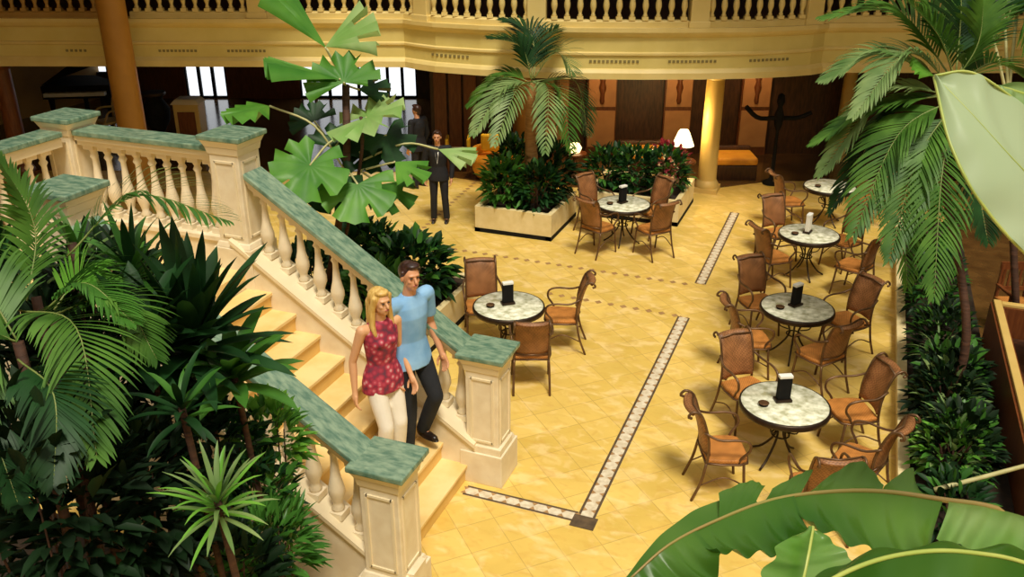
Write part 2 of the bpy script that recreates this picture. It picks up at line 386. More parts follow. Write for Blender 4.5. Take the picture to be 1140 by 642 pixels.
# --- pilaster panels on the back wall
def pilaster(px, w, label):
    d = BR-.12
    p = BD((px-570)/1000*(d*cos(PITCH)+4.8*sin(PITCH)), d)
    t = empty('wall_panel', p, YAW, label, 'wall panel', 'lit wood panels on the back wall')
    b = MB(); b.box((0, .05, 1.3), (w, .1, 2.6)); b.build('backing', M['redwood'], t)
    b = MB(); b.box((0, -.02, 1.62), (w*.92, .05, .78)); b.build('upper_panel', M['panel'], t)
    b = MB(); b.box((0, -.02, .68), (w*.92, .05, .9)); b.build('lower_panel', M['panel'], t)
    b = MB(); b.lathe([(.03, 0), (.06, .08), (.045, .25), (.09, .4), (.05, .55), (.08, .62), (.02, .7)], (0, -.06, 1.3), 8); b.build('carved_motif', M['redwood'], t)
pilaster(670, .72, 'peach wood wall panel behind the palm planter, left of the dark opening')
pilaster(755, .68, 'peach wood wall panel directly behind the lit table lamp')
pilaster(841, .72, 'peach wood wall panel right of the gold column')
pilaster(620, .60, 'peach wood wall panel mostly behind the central palm')
b = MB()
for i in range(3): b.box(BD(-1.75+i*.36, BR-.1, 1.3), (.3, .08, 2.6), YAW)
t = b.build('wood_screen', M['redwood']); tag(t, 'brown wooden screen on the back wall behind the man in the suit', 'screen')

# --- columns
def column(p, r, h, m, label, name='column'):
    t = empty(name, p, 0, label, 'column')
    b = MB(); b.lathe([(r*1.02, .25), (r, .3), (r*.98, h*.5), (r*.95, h-.25)], seg=28); b.build('shaft', m, t)
    b = MB(); b.box((0, 0, .05), (r*2.7, r*2.7, .1)); b.lathe([(r*1.3, .1), (r*1.35, .15), (r*1.15, .22), (r*1.03, .26)], seg=28); b.build('base', m, t)
    b = MB(); b.lathe([(r*.96, h-.25), (r*1.2, h-.18), (r*1.2, h-.1)], seg=28); b.box((0, 0, h-.05), (r*2.6, r*2.6, .1)); b.build('capital', m, t)
    return t
column(BD((133-570)/1000*18.2, 18.55), .285, 6.6, M['ochrecol'], 'tall ochre column rising past the gallery railing at the left')
column(BD((789-570)/1000*19.6, 19.05), .2, 2.69, M['goldcol'], 'gold column under the curved gallery beside the table lamp')
column(BD((581-570)/1000*22.2, 21.6), .22, 2.69, M['ochrecol'], 'ochre column behind the central palm crown')
column(BD((16-570)/1000*20.5, 20.2), .2, 2.69, M['redwood'], 'dark brown column at the far left edge under the gallery')
column(BD((932-570)/1000*22.2, 21.5), .16, 2.69, M['goldcol'], 'slim pale column half hidden by the right palm fronds')

# --- balusters
def baluster_mesh(h, r, seg=8):
    b = MB(); w = r*1.9
    b.box((0, 0, h*.04), (w, w, h*.08)); b.box((0, 0, h*.96), (w, w, h*.08))
    b.lathe([(r*.62, h*.08), (r*.8, h*.11), (r*.5, h*.15), (r*.62, h*.2), (r*1.0, h*.30), (r*.98, h*.37), (r*.62, h*.52), (r*.42, h*.70), (r*.40, h*.78), (r*.66, h*.82), (r*.42, h*.86), (r*.7, h*.92)], seg=seg)
    return b
def baluster_proto(h, r, m, seg=8):
    o = baluster_mesh(h, r, seg).build('baluster', m); me = o.data; bpy.data.objects.remove(o); return me
def put_balusters(me, pts, parent, rz=0):
    for p in pts:
        o = bpy.data.objects.new('baluster', me); COL.objects.link(o); o.location = p; o.rotation_euler = (0, 0, rz); o.parent = parent

# gallery railing, split at its pedestals
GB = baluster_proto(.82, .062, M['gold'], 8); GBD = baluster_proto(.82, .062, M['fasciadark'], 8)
def hitf(px):
    r = ray(px, 10)
    for j in range(len(fpts)-1):
        A, Bp = fpts[j], fpts[j+1]; e = Bp-A; det = r.x*(-e.y)+r.y*e.x
        if abs(det) < 1e-6: continue
        t = (A.x*(-e.y)+A.y*e.x)/det; s_ = (r.x*A.y-r.y*A.x)/det
        if 0 <= s_ <= 1 and t > 0: return V((r.x*t, r.y*t)), j
def polyrun(p0, j0, p1, j1): return [p0]+[fpts[k] for k in range(j0+1, j1+1)]+[p1]
def resample(pts, step):
    L = [0]
    for a, b_ in zip(pts, pts[1:]): L.append(L[-1]+(b_-a).length)
    n = max(1, round(L[-1]/step)); out = []
    for i in range(n):
        s_ = (i+.5)*L[-1]/n
        k = max(j for j in range(len(L)-1) if L[j] <= s_); out.append(pts[k].lerp(pts[k+1], (s_-L[k])/(L[k+1]-L[k])))
    return out
peds = [-150, 132, 285, 468, 597, 780, 908, 1290]
seglab = ['far left, left of the tall ochre column', 'between the tall ochre column and the first pedestal', 'above the fan palm', 'at the start of the curved gallery, left of the central palm',
          'above the central palm and the dark recess', 'above the gold column', 'at the right behind the palm fronds']
inset = .12
for i in range(len(peds)-1):
    p0, j0 = hitf(peds[i]); p1, j1 = hitf(peds[i+1]); run = polyrun(p0, j0, p1, j1)
    run = [run[0].lerp(run[1], min(.9, .2/(run[1]-run[0]).length))]+run[1:-1]+[run[-1].lerp(run[-2], min(.9, .2/(run[-1]-run[-2]).length))]
    mm = M['fasciadark'] if i == 0 else M['gold']  # far left run is darker: its shade is put into the colour
    t = empty('gallery_balustrade', (run[0].x, run[0].y, 3.64), 0, 'yellow stone gallery balustrade '+seglab[i], 'balustrade', 'upper gallery railings')
    org = V((run[0].x, run[0].y))
    def sw(prof, name):
        b = MB(); k = len(prof); vs = []
        for q in range(len(run)):
            nn = fnorm(run, q)
            for o, z in prof: vs.append((run[q].x-org.x+nn.x*(o-inset), run[q].y-org.y+nn.y*(o-inset), z))
        fs = [(q*k+j, (q+1)*k+j, (q+1)*k+(j+1) % k, q*k+(j+1) % k) for q in range(len(run)-1) for j in range(k)]
        fs += [tuple(range(k))[::-1], tuple(range((len(run)-1)*k, len(run)*k))]
        b.add(vs, fs); b.build(name, mm, t)
    sw([(.1, 0), (.1, .1), (.07, .13), (-.1, .13), (-.1, 0)], 'bottom_rail')
    sw([(.12, .95), (.14, 1.0), (.14, 1.07), (-.14, 1.07), (-.14, .95)], 'top_rail')
    pts = resample(run, .245)
    put_balusters(GB if i else GBD, [(p.x-org.x, p.y-org.y+.08, .13) for p in pts], t, YAW)
for i, px in enumerate(peds[2:-1]):
    p, j = hitf(px); nn = fnorm(fpts, j)
    b = MB(); rz = math.atan2((fpts[j+1]-fpts[j]).y, (fpts[j+1]-fpts[j]).x)
    t = empty('gallery_pedestal', (p.x-nn.x*inset, p.y-nn.y*inset, 3.64), rz, 'square yellow pedestal of the gallery railing '+['left of the fan palm', 'where the curved gallery begins', 'above the central palm', 'above the gold column', 'beside the right palm fronds'][i], 'pedestal', 'gallery railing pedestals')
    b = MB(); b.box((0, 0, .5), (.36, .3, 1.0)); b.build('shaft', M['gold'], t, .01)
    b = MB(); b.box((0, 0, .06), (.42, .34, .12)); b.build('base', M['gold'], t, .01)
    b = MB(); b.box((0, 0, 1.05), (.44, .38, .12)); b.build('cap', M['gold'], t, .01)

# ================================================================== STAIRCASE
RUN = .297; RISE = .215; XN = -3.52; NS = 10; YL, YR = 5.78, 7.66; ZL = RISE*NS; XT = XN-RUN*(NS-1)
st = empty('staircase', (XN, 6.7, 0), 0, 'wide stone staircase descending from the landing to the tiled floor', 'staircase')
o0 = V((XN, 6.7, 0))
for k in range(NS-1):
    x1 = XN-RUN*k; x0 = x1-RUN; z1 = RISE*(k+1)
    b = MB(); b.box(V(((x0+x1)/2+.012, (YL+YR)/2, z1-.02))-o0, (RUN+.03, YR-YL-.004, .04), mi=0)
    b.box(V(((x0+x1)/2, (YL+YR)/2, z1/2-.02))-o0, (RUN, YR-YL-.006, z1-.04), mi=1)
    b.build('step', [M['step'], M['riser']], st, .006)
b = MB(); b.box(V(((XT-8.9)/2+.0, 6.82, ZL-.05))-o0, (XT+8.9, 2.2, .1)); b.build('landing', M['step'], st)
b = MB(); b.box(V(((XT-8.9)/2, 6.82, ZL/2-.05))-o0, (XT+8.9-.02, 2.16, ZL-.1)); b.build('landing_base', M['creamy'], st)
# curbs (closed strings) on both sides, with a moulded top
CS = .68
def curb_z(x): return .55+CS*(-3.5-x)
for nm, y0, y1 in (('near', 5.56, 5.80), ('far', 7.64, 7.9+.1)):
    xa, xb = -3.1, -6.35
    b = MB(); poly = [(xa, y0, 0), (xa, y0, curb_z(-3.4)), (-3.4, y0, curb_z(-3.4)), (xb, y0, curb_z(xb)), (xb, y0, 0)]
    b.extrude([V(p)-o0 for p in poly], (0, y1-y0, 0))
    b.build('curb', M['cream'], st)
    b = MB()
    for (ya, yb, dz0, dz1) in ((y0-.035, y1+.035, -.05, .0), (y0-.015, y1+.015, -.10, -.05)):
        poly = [(-3.4, ya, curb_z(-3.4)+dz0), (-3.4, ya, curb_z(-3.4)+dz1), (xb, ya, curb_z(xb)+dz1), (xb, ya, curb_z(xb)+dz0)]
        b.extrude([V(p)-o0+V((0, 0, .03)) for p in poly], (0, yb-ya, 0))
    b.build('curb_moulding', M['creamy'], st)
# newel posts
def newel(x, y, z0, ztop, label, w=.40, plinth=.4):
    t = empty('newel_post', (x, y, z0), 0, label, 'newel post', 'square posts of the stair balustrades'); h = ztop-z0
    b = MB(); b.box((0, 0, plinth/2), (w+.1, w+.1, plinth)); b.box((0, 0, plinth+.03), (w+.06, w+.06, .06), top=(.9, .9)); b.build('plinth', M['cream'], t, .008)
    b = MB(); b.box((0, 0, (plinth+h)/2), (w-.02, w-.02, h-plinth-.1)); b.build('shaft', M['cream'], t, .01)
    b = MB()
    zc = (plinth+.06+h-.22)/2; hh = h-.22-plinth-.06-.12
    for dx, dy, sx, sy in ((0, -1, .62, 0), (1, 0, 0, .62), (0, 1, .62, 0), (-1, 0, 0, .62)):
        ww = w-.02
        c = V((dx*ww/2, dy*ww/2, zc))
        for e in (-1, 1):
            b.box(c+V((dy*e*ww*.33, dx*e*ww*.33, 0)), (.025, .025, hh))
            b.box(c+V((0, 0, e*(hh/2-.0125))), ((ww*.66 if dy else .025), (ww*.66 if dx else .025), .025))
    b.build('panel_moulding', M['creamy'], t)
    b = MB(); b.box((0, 0, h-.17), (w, w, .08), top=(1.08, 1.08)); b.box((0, 0, h-.09), (w*1.08, w*1.08, .08), top=(1.16, 1.16)); b.build('neck', M['creamy'], t, .006)
    b = MB(); b.box((0, 0, h-.025), (w*1.38, w*1.32, .06)); b.build('cap', M['green'], t, .014)
    return t
newel(-3.33, 7.87, 0, 1.6, 'square cream newel post with green cap at the stair foot, by the round table')
newel(-3.36, 5.68, 0, 1.6, 'nearest square cream newel post, its broad green marble cap facing the camera')
newel(-6.33, 7.87, ZL-.35, 3.68, 'cream newel post at the stair head beside the fan palm', plinth=.6)
newel(-6.52, 5.74, ZL-.35, 3.68, 'cream newel post at the stair head, green cap half among palm leaves', plinth=.6)
newel(-8.68, 7.87, ZL-.35, 3.68, 'cream newel post at the far left end of the landing railing', plinth=.6)
# flight balustrades
SB = baluster_proto(.92, .078, M['cream'], 12)
RS = .66
def rail_z(x): return 1.56+RS*(-3.55-x)
def flight(y, xa, xb, label):
    t = empty('stair_balustrade', (xa, y, curb_z(xa)), 0, label, 'balustrade', 'stair balustrades with green marble handrails'); o = V((xa, y, curb_z(xa)))
    b = MB()
    def slab(yw, d0, d1): b.extrude([V((xa, y-yw/2, rail_z(xa)+d0))-o, V((xa, y-yw/2, rail_z(xa)+d1))-o, V((xb, y-yw/2, rail_z(xb)+d1))-o, V((xb, y-yw/2, rail_z(xb)+d0))-o], (0, yw, 0))
    slab(.34, -.045, .02); b.build('handrail', M['green'], t, .012)
    b = MB(); slab(.28, -.10, -.045); slab(.22, -.16, -.10); b.build('rail_moulding', M['creamy'], t)
    n = 12; pts = []
    for i in range(n):
        x = xa+(xb-xa)*(i+.5)/n
        pts.append((x-o.x, 0, curb_z(x)-o.z-.0))
    for p in pts:
        x = p[0]+o.x; hgt = rail_z(x)-.12-curb_z(x)
        ob = bpy.data.objects.new('baluster', SB); COL.objects.link(ob); ob.parent = t; ob.location = p; ob.scale = (1, 1, hgt/.92)
flight(7.87, -3.54, -6.12, 'far stair balustrade with green marble rail, behind the couple')
flight(5.68, -3.57, -6.30, 'near stair balustrade with green marble rail, partly covered by plants')
# landing railing
t = empty('landing_balustrade', (-8.47, 7.87, ZL), 0, 'level landing balustrade between the two far newel posts', 'balustrade')
LW = 8.47-6.54
b = MB(); b.box((LW/2, 0, 1.36), (LW, .34, .065)); b.build('handrail', M['green'], t, .012)
b = MB(); b.box((LW/2, 0, 1.30), (LW, .28, .06)); b.box((LW/2, 0, 1.24), (LW, .22, .06)); b.build('rail_moulding', M['creamy'], t)
b = MB(); b.box((LW/2, 0, .14), (LW, .24, .28)); b.box((LW/2, 0, .30), (LW, .3, .05)); b.build('curb', M['cream'], t)
LBm = baluster_proto(.9, .078, M['cream'], 12); put_balusters(LBm, [(LW*(i+.5)/9, 0, .32) for i in range(9)], t)
t = empty('landing_balustrade', (-8.68, 7.62, ZL), 0, 'short end balustrade of the landing running off at the left edge', 'balustrade')
b = MB(); b.box((0, -.85, 1.36), (.34, 1.7, .065)); b.build('handrail', M['green'], t, .012)
b = MB(); b.box((0, -.85, 1.27), (.26, 1.7, .12)); b.build('rail_moulding', M['creamy'], t)
b = MB(); b.box((0, -.85, .16), (.24, 1.7, .32)); b.build('curb', M['cream'], t)
put_balusters(LBm, [(0, -.1-1.6*(i+.5)/8, .32) for i in range(8)], t)

# ================================================================== PLANTERS
def planter(x0, y0, x1, y1, h, label, base=True):
    t = empty('planter_box', ((x0+x1)/2, (y0+y1)/2, 0), 0, label, 'planter', 'low stone planters in the court')
    w, d = x1-x0, y1-y0; th = .1
    b = MB()
    for c, s_ in (((0, -d/2+th/2), (w, th)), ((0, d/2-th/2), (w, th)), ((-w/2+th/2, 0), (th, d-2*th)), ((w/2-th/2, 0), (th, d-2*th))):
        b.box((c[0], c[1], (h+.08)/2), (s_[0], s_[1], h-.08))
    b.build('box_wall', M['planter'], t, .006)
    b = MB()
    for c, s_ in (((0, -d/2+th/2), (w-.02, th)), ((0, d/2-th/2), (w-.02, th)), ((-w/2+th/2, 0), (th, d)), ((w/2-th/2, 0), (th, d))):
        b.box((c[0], c[1], .04), (s_[0]+.01, s_[1]+.01, .08))
    b.build('dark_skirting', M['black'], t)
    b = MB(); b.box((0, 0, h-.1), (w-2*th, d-2*th, .06)); b.build('soil', M['soil'], t)
    return t
planter(-6.62, 15.08, -5.06, 17.2-.55, .52, 'square stone planter holding the central palm')
planter(-4.95, 16.75, -3.0, 18.4, .52, 'stone planter behind the far round table, beside the gold column')
planter(-7.6, 9.75, -5.22, 12.0, .52, 'stone planter behind the stair rail, holding the fan palm')

# ---- leaves
def leafcard(b, p, d, up, L, W, mi=0, droop=.15, fold=.25):
    d = d.normalized(); s_ = d.cross(up)
    if s_.length < 1e-3: s_ = d.cross(V((1, 0, 0)))
    s_.normalize(); u = s_.cross(d)
    m1 = p+d*L*.35; m2 = p+d*L*.7-V((0, 0, droop*L*.4)); tp = p+d*L-V((0, 0, droop*L))
    b.add([p, m1, m2, tp, m1+s_*W/2+u*W*fold, m2+s_*W*.4+u*W*fold*.8, m1-s_*W/2+u*W*fold, m2-s_*W*.4+u*W*fold*.8],
          [(0, 4, 1), (1, 4, 5, 2), (2, 5, 3), (0, 1, 6), (1, 2, 7, 6), (2, 3, 7)], mi, True)
def shrub(name, c, rad, n, L, W, m, label, cat='shrub', group=None, stems=4, up=.35, ground=None, rnd=None, m2=None, m2n=0):
    rg = random.Random(rnd or int(abs(c[0]*97+c[1]*31+c[2]*13)*10))
    gz = c[2]-rad[2]*.9 if ground is None else ground
    t = empty(name, (c[0], c[1], gz), 0, label, cat, group); o = V((c[0], c[1], gz)); cc = V(c)-o
    b = MB(); 
    for i in range(n):
        z = rg.uniform(-.75, 1); a = rg.uniform(0, 2*pi); rr = math.sqrt(max(0, 1-z*z)); k = rg.uniform(.45, 1)**.5
        dv = V((rr*cos(a), rr*sin(a), z)); p = cc+V((dv.x*rad[0], dv.y*rad[1], dv.z*rad[2]))*k
        if p.z < .02: p.z = .02+rg.uniform(0, .06)
        d = (dv+V((0, 0, up))+V((rg.uniform(-.6, .6), rg.uniform(-.6, .6), rg.uniform(-.5, .5)))).normalized()
        l = L*rg.uniform(.6, 1.2)
        if p.z+min(0, d.z)*l-.2*l < .01: d.z = abs(d.z)+.3
        leafcard(b, p, d, V((rg.uniform(-.3, .3), rg.uniform(-.3, .3), 1)), l, W*rg.uniform(.7, 1.2), 1 if (m2 and rg.random() < m2n) else 0)
    b.build('foliage', [m]+([m2] if m2 else []), t)
    b = MB()
    for i in range(stems):
        a = 2*pi*i/stems+rg.random(); e = cc+V((cos(a)*rad[0]*.5, sin(a)*rad[1]*.5, rad[2]*.3))
        b.tube(spline([(cos(a)*.03, sin(a)*.03, .0), e*.5+V((0, 0, .05)), e], 5), [.016, .014, .012, .01, .008, .005], 5)
    b.build('stem', M['trunkdark'], t)
    return t
def strap(b, p, d, up, L, W, curl=.5, n=7, mi=0, tipw=.05, fold=.18, drop=1.0):
    """a long strap leaf arching under its own weight"""
    d = d.normalized(); pts = []; q = V(p); dv = V(d); st_ = L/n
    for i in range(n+1):
        pts.append(V(q)); q = q+dv*st_; dv = (dv+V((0, 0, -curl*drop*(i+1)/n/ n*2.2))).normalized()
    base = len(b.v); vs = []; fs = []
    for i, q in enumerate(pts):
        t = i/n; w = W/2*max(tipw, (sin(pi*min(1, t*.85+.12)))**.8) if i < n else .001
        tg = (pts[min(i+1, n)]-pts[max(i-1, 0)]).normalized(); s_ = tg.cross(up)
        if s_.length < 1e-3: s_ = V((1, 0, 0))
        s_.normalize(); u = s_.cross(tg)
        vs += [q-s_*w+u*w*fold*2, q, q+s_*w+u*w*fold*2]
    for i in range(n): a = i*3; fs += [(a, a+3, a+4, a+1), (a+1, a+4, a+5, a+2)]
    b.add(vs, fs, mi, True)
def rosette(name, c, n, L, W, m, label, stalkbase=None, elev=(10, 75), curl=.7, cat='plant', seed=1, tilt=None, m2=None):
    rg = random.Random(seed); c = V(c); gb = V(stalkbase) if stalkbase else V((c.x, c.y, 0))
    t = empty(name, gb, 0, label, cat); cc = c-gb
    for lv in range(1):
        b = MB()
        for i in range(n):
            a = i*2.39996+rg.uniform(-.25, .25); e = R(elev[0]+(elev[1]-elev[0])*(i/n)+rg.uniform(-8, 8))
            d = V((cos(a)*cos(e), sin(a)*cos(e), sin(e)))
            if tilt: d = (d+V(tilt)).normalized()
            strap(b, cc+V((0, 0, .12*i/n)), d, V((0, 0, 1)) if e < 1.2 else V((cos(a), sin(a), .3)), L*rg.uniform(.75, 1.1), W*rg.uniform(.85, 1.15), curl*rg.uniform(.6, 1.2), mi=(1 if m2 and rg.random() < .35 else 0))
        b.build('leaf_rosette', [m]+([m2] if m2 else []), t)
    b = MB(); b.tube(spline([(0, 0, 0), cc*.5+V((.03, .02, 0)), cc+V((0, 0, .1))], 8), .022, 7); b.build('stem', M['trunkdark'], t)
    return t
def frond(parent, ctrl, L, n=34, W=.035, m=None, side=1.0, angle=55, droop=.55, upv=(0, 0, 1), seed=0, name='frond', taper=.45, start=.14, spread=None, rad=.010):
    """feather frond: a rachis through ctrl with leaflets on both sides"""
    rg = random.Random(seed+int(abs(ctrl[0][0])*100)); o = parent.location
    pts = spline(ctrl, 28); N = len(pts)-1; b = MB(); upv = V(upv)
    tot = sum((pts[i+1]-pts[i]).length for i in range(N))
    b.tube([p-o for p in pts[::2]], [max(.002, rad*(1-i/(N/2))+.002) for i in range(N//2+1)], 5, mi=1)
    for i in range(n):
        t = start+(1-start)*(i+.5)/n; k = min(int(t*N), N-1); u = t*N-k
        p = pts[k].lerp(pts[k+1], u); tg = (pts[k+1]-pts[k]).normalized()
        s_ = tg.cross(upv)
        if s_.length < .05: s_ = tg.cross(V((1, .3, 0)))
        s_.normalize(); nn = s_.cross(tg).normalized()
        prof = sin(pi*min(1, (t*.78+.2)))**.7; l = L*max(taper*.5, prof)*rg.uniform(.88, 1.08)
        ang = R(angle*(1-.45*t))
        for sg in (-1, 1):
            d = (tg*cos(ang)+s_*sg*sin(ang)*side+nn*.22+V((rg.uniform(-.06, .06), rg.uniform(-.06, .06), rg.uniform(-.06, .06)))).normalized()
            q = V(p-o); dv = V(d); vs = []; fs = []; ns = 5; w = W*rg.uniform(.85, 1.15)
            wd = dv.cross(nn).normalized()
            if rg.random() < .0: continue
            for j in range(ns+1):
                tt = j/ns; ww = w/2*(sin(pi*(tt*.8+.14))) if j < ns else .0006
                sdir = (wd+nn*.35).normalized()
                vs += [q-sdir*ww, q+sdir*ww]
                q = q+dv*(l/ns); dv = (dv+V((0, 0, -droop*(tt+.25)*.55))).normalized()
            for j in range(ns): a = j*2; fs.append((a, a+2, a+3, a+1))
            b.add(vs, fs, 0, True)
    return b.build(name, [m, M['rachis']], parent)
def fanleaf(parent, hub, axis, normal, rad, spread=150, nseg=13, m=None, cup=.12, droop=.15, notch=.05, stalk=None, name='fan_leaf'):
    """pleated round fan leaf"""
    o = parent.location; hub = V(hub)-o; ax = V(axis).normalized(); nn = V(normal); nn = (nn-ax*nn.dot(ax)).normalized(); sd = ax.cross(nn)
    b = MB(); R_ = 5; vs = [hub]; fs = []; K = nseg*2+1
    for k in range(K):
        a = R(-spread+2*spread*k/(K-1)); d = ax*cos(a)+sd*sin(a)
        for r in range(1, R_+1):
            t = r/R_; rr = rad*t*(1-(notch if (r == R_ and k % 2 == 0) else 0))*(1-.12*abs(a/pi)**2)
            pl = rad*.11*t*(1 if k % 2 else -1)
            vs.append(hub+d*rr+nn*(pl+cup*rad*t*t)-V((0, 0, droop*rad*t*t)))
    for k in range(K-1):
        a0 = 1+k*R_; a1 = 1+(k+1)*R_; fs.append((0, a0, a1))
        for r in range(2 if k % 6 == 3 else R_-1): fs.append((a0+r, a0+r+1, a1+r+1, a1+r))
    b.add(vs, fs, 0, True)
    if stalk:
        s_ = [V(p)-o for p in stalk]; b.tube(spline(s_+[hub], 10), .014, 5, mi=1)
    return b.build(name, [m, M['stalk']], parent)

# --- central palm in the planter
C0 = onz(583, 232, .42); cz = 17.3
pt = empty('palm_tree', (-5.75, 15.95, .42), 0, 'feather palm with drooping fronds rising from the central planter', 'palm')
crown = at(592, 90, 16.9); o = pt.location
b = MB(); b.tube([p-o for p in spline([o, V((-5.8, 16.0, 1.3)), crown+V((0, 0, -.35)), crown], 14)], [.15-.004*i for i in range(15)], 10); b.build('trunk', M['trunk'], pt)
CP = [((592, 90), (580, 52), (545, 42), 16.6, 'leafdark'), ((592, 88), (592, 40), (560, 22), 17.2, 'leafdark'), ((594, 88), (618, 58), (640, 82), 16.6, 'leafsage'), ((592, 92), (560, 98), (527, 150), 16.3, 'leafsage'),
      ((592, 92), (562, 85), (522, 118), 17.0, 'leafpalm'), ((594, 92), (622, 100), (636, 168), 16.5, 'leafpalm'), ((594, 92), (610, 100), (607, 170), 16.1, 'leafsage'), ((592, 92), (575, 100), (550, 162), 15.9, 'leafsage'), ((594, 90), (640, 90), (655, 150), 17.2, 'leafdark'), ((594, 86), (600, 50), (622, 30), 17.3, 'leafdark')]
for i, (a, m_, e, d, mt) in enumerate(CP):
    frond(pt, [at(*a, 16.9), at(*m_, (16.9+d)/2), at(*e, d)], .62, 26, .042, M[mt], droop=.45, seed=i)

# --- fan palm in the planter behind the stair
fb = V((-7.0, 10.3, .42)); fp = empty('fan_palm', fb, 0, 'tall fan palm with pleated round leaves behind the stair balustrade', 'palm')
tp = at(385, 95, 11.4)
b = MB(); b.tube([p-fb for p in spline([fb, at(384, 200, 11.4), tp], 10)], .05, 8); b.tube([p-fb for p in spline([fb+V((.1, 0, 0)), at(400, 190, 11.3), at(402, 130, 11.2)], 8)], .022, 6); b.build('trunk', M['trunkdark'], fp)
def cs(x, y, z): return RT*x+UP*y-FW*z     # direction: right, up, towards the viewer side
st0 = at(384, 150, 11.4)
fanleaf(fp, at(345, 184, 10.7), cs(-.3, -.9, .5), cs(.1, .5, 1), .50, 165, 13, M['leaffan'], stalk=[st0, at(365, 160, 11)])
fanleaf(fp, at(398, 205, 10.9), cs(.2, -1, .4), cs(.05, .6, 1), .50, 120, 11, M['leaffan'], stalk=[at(388, 190, 11.3)])
fanleaf(fp, at(408, 130, 11.2), cs(.6, .1, .2), cs(-.15, .9, .7), .55, 160, 13, M['leaffanpale'], stalk=[at(402, 150, 11.2)])
fanleaf(fp, at(383, 92, 11.0), cs(-.15, .5, -.2), cs(.1, .35, 1), .50, 105, 11, M['leaffan'], stalk=[tp])
fanleaf(fp, at(378, 88, 11.0), cs(-1, .12, .3), cs(.0, .9, .35), .95, 24, 5, M['leaffan'], stalk=[tp])
fanleaf(fp, at(362, 52, 11.2), cs(.9, .45, .1), cs(-.3, .4, .8), .80, 36, 6, M['leaffanpale'], stalk=[tp])
fanleaf(fp, at(364, 54, 11.2), cs(-.85, .9, .1), cs(.6, .5, .6), 1.1, 16, 4, M['leaffan'], stalk=[tp])
fanleaf(fp, at(300, 118, 11.0), cs(-.9, -.3, .3), cs(.0, .9, .3), .58, 80, 9, M['leaffan'], stalk=[at(384, 190, 11.3), at(350, 140, 11)])
fanleaf(fp, at(440, 180, 11.2), cs(.9, -.5, .1), cs(.1, .8, .5), .45, 60, 7, M['leaffan'], stalk=[at(400, 190, 11.3)])
fanleaf(fp, at(488, 166, 11.5), cs(.95, -.25, .1), cs(-.1, .9, .5), .5, 38, 6, M['leaffanpale'], stalk=[at(400, 180, 11.3), at(450, 160, 11.4)])
fanleaf(fp, at(372, 165, 11.3), cs(.5, .6, -.3), cs(.1, .3, .9), .40, 110, 9, M['leafdark'], stalk=[st0])
fanleaf(fp, at(415, 165, 11.5), cs(.5, -.6, .3), cs(.1, .6, .9), .38, 110, 9, M['leafdark'], stalk=[st0])
fanleaf(fp, at(430, 150, 11.4), cs(.5, -.7, .2), cs(.2, .7, .7), .40, 130, 11, M['leafdark'], stalk=[at(400, 170, 11.3)])
fanleaf(fp, at(372, 200, 11.2), cs(-.2, -.8, .2), cs(-.1, .6, .9), .42, 120, 11, M['leafdark'], stalk=[at(384, 190, 11.3)])
fanleaf(fp, at(425, 205, 11.4), cs(.7, -.7, .2), cs(.1, .8, .6), .46, 80, 9, M['leafmid'], stalk=[at(400, 190, 11.3)])
fanleaf(fp, at(350, 135, 11.6), cs(-.4, .6, -.2), cs(.1, .3, .9), .34, 90, 9, M['leafdark'], stalk=[at(384, 180, 11.3)])
fanleaf(fp, at(400, 100, 11.6), cs(.9, .2, -.2), cs(.1, .7, .6), .42, 60, 7, M['leafdark'], stalk=[tp])
# shrubs in the planters
def sh(x, y, z, rad, n, L, W, m, label, name='leafy_shrub', group='shrubs in the stone planters', **k):
    return shrub(name, (x, y, z), rad, n, L, W, M[m], label, 'shrub', group, ground=.42, **k)
sh(-6.2, 15.6, .85, (.42, .40, .5), 260, .26, .1, 'leafmid', 'bright leafy shrub spilling over the front left corner of the palm planter')
sh(-5.5, 15.55, .85, (.42, .40, .45), 260, .24, .09, 'leafdark', 'dark shrub at the front right corner of the palm planter', m2=M['leafmid'], m2n=.15)
sh(-6.2, 16.2, 1.0, (.42, .40, .62), 300, .26, .1, 'leafdark', 'dark shrub at the back left of the palm planter', m2=M['leafmid'], m2n=.2)
sh(-5.45, 16.2, 1.0, (.40, .40, .62), 300, .26, .1, 'leafdark', 'tall dark shrub at the back right of the palm planter')
for i, (x, l) in enumerate(((-4.6, 'leafy dark shrub nearest the palm planter, behind the far table'), (-4.05, 'dark shrub with pale leaves behind the far table'), (-3.45, 'leafy dark shrub at the right corner of the far planter'))):
    sh(x, 17.3+.1*i, .85, (.42, .5, .45), 280, .24, .09, 'leafdark', l, m2=M['leafmid'], m2n=.35)
sh(-3.5, 17.95, .95, (.35, .3, .4), 120, .2, .1, 'redleaf', 'dark red leaved plant beside the gold column', name='red_leaf_plant')
sh(-6.8, 11.3, .85, (.6, .55, .5), 380, .28, .12, 'leafdark', 'dark broad leaved shrub at the back of the stair planter', m2=M['leafmid'], m2n=.15)
sh(-5.95, 11.1, .85, (.6, .6, .45), 420, .28, .12, 'leafdark', 'dark broad leaved shrub behind the man in the blue shirt', m2=M['leafmid'], m2n=.2)
sh(-6.0, 10.2, .8, (.55, .4, .4), 300, .28, .1, 'leafmid', 'green shrub behind the lower stair balusters')
sh(-7.1, 10.1, .9, (.4, .35, .5), 260, .28, .1, 'leafdark', 'dark shrub at the foot of the fan palm')

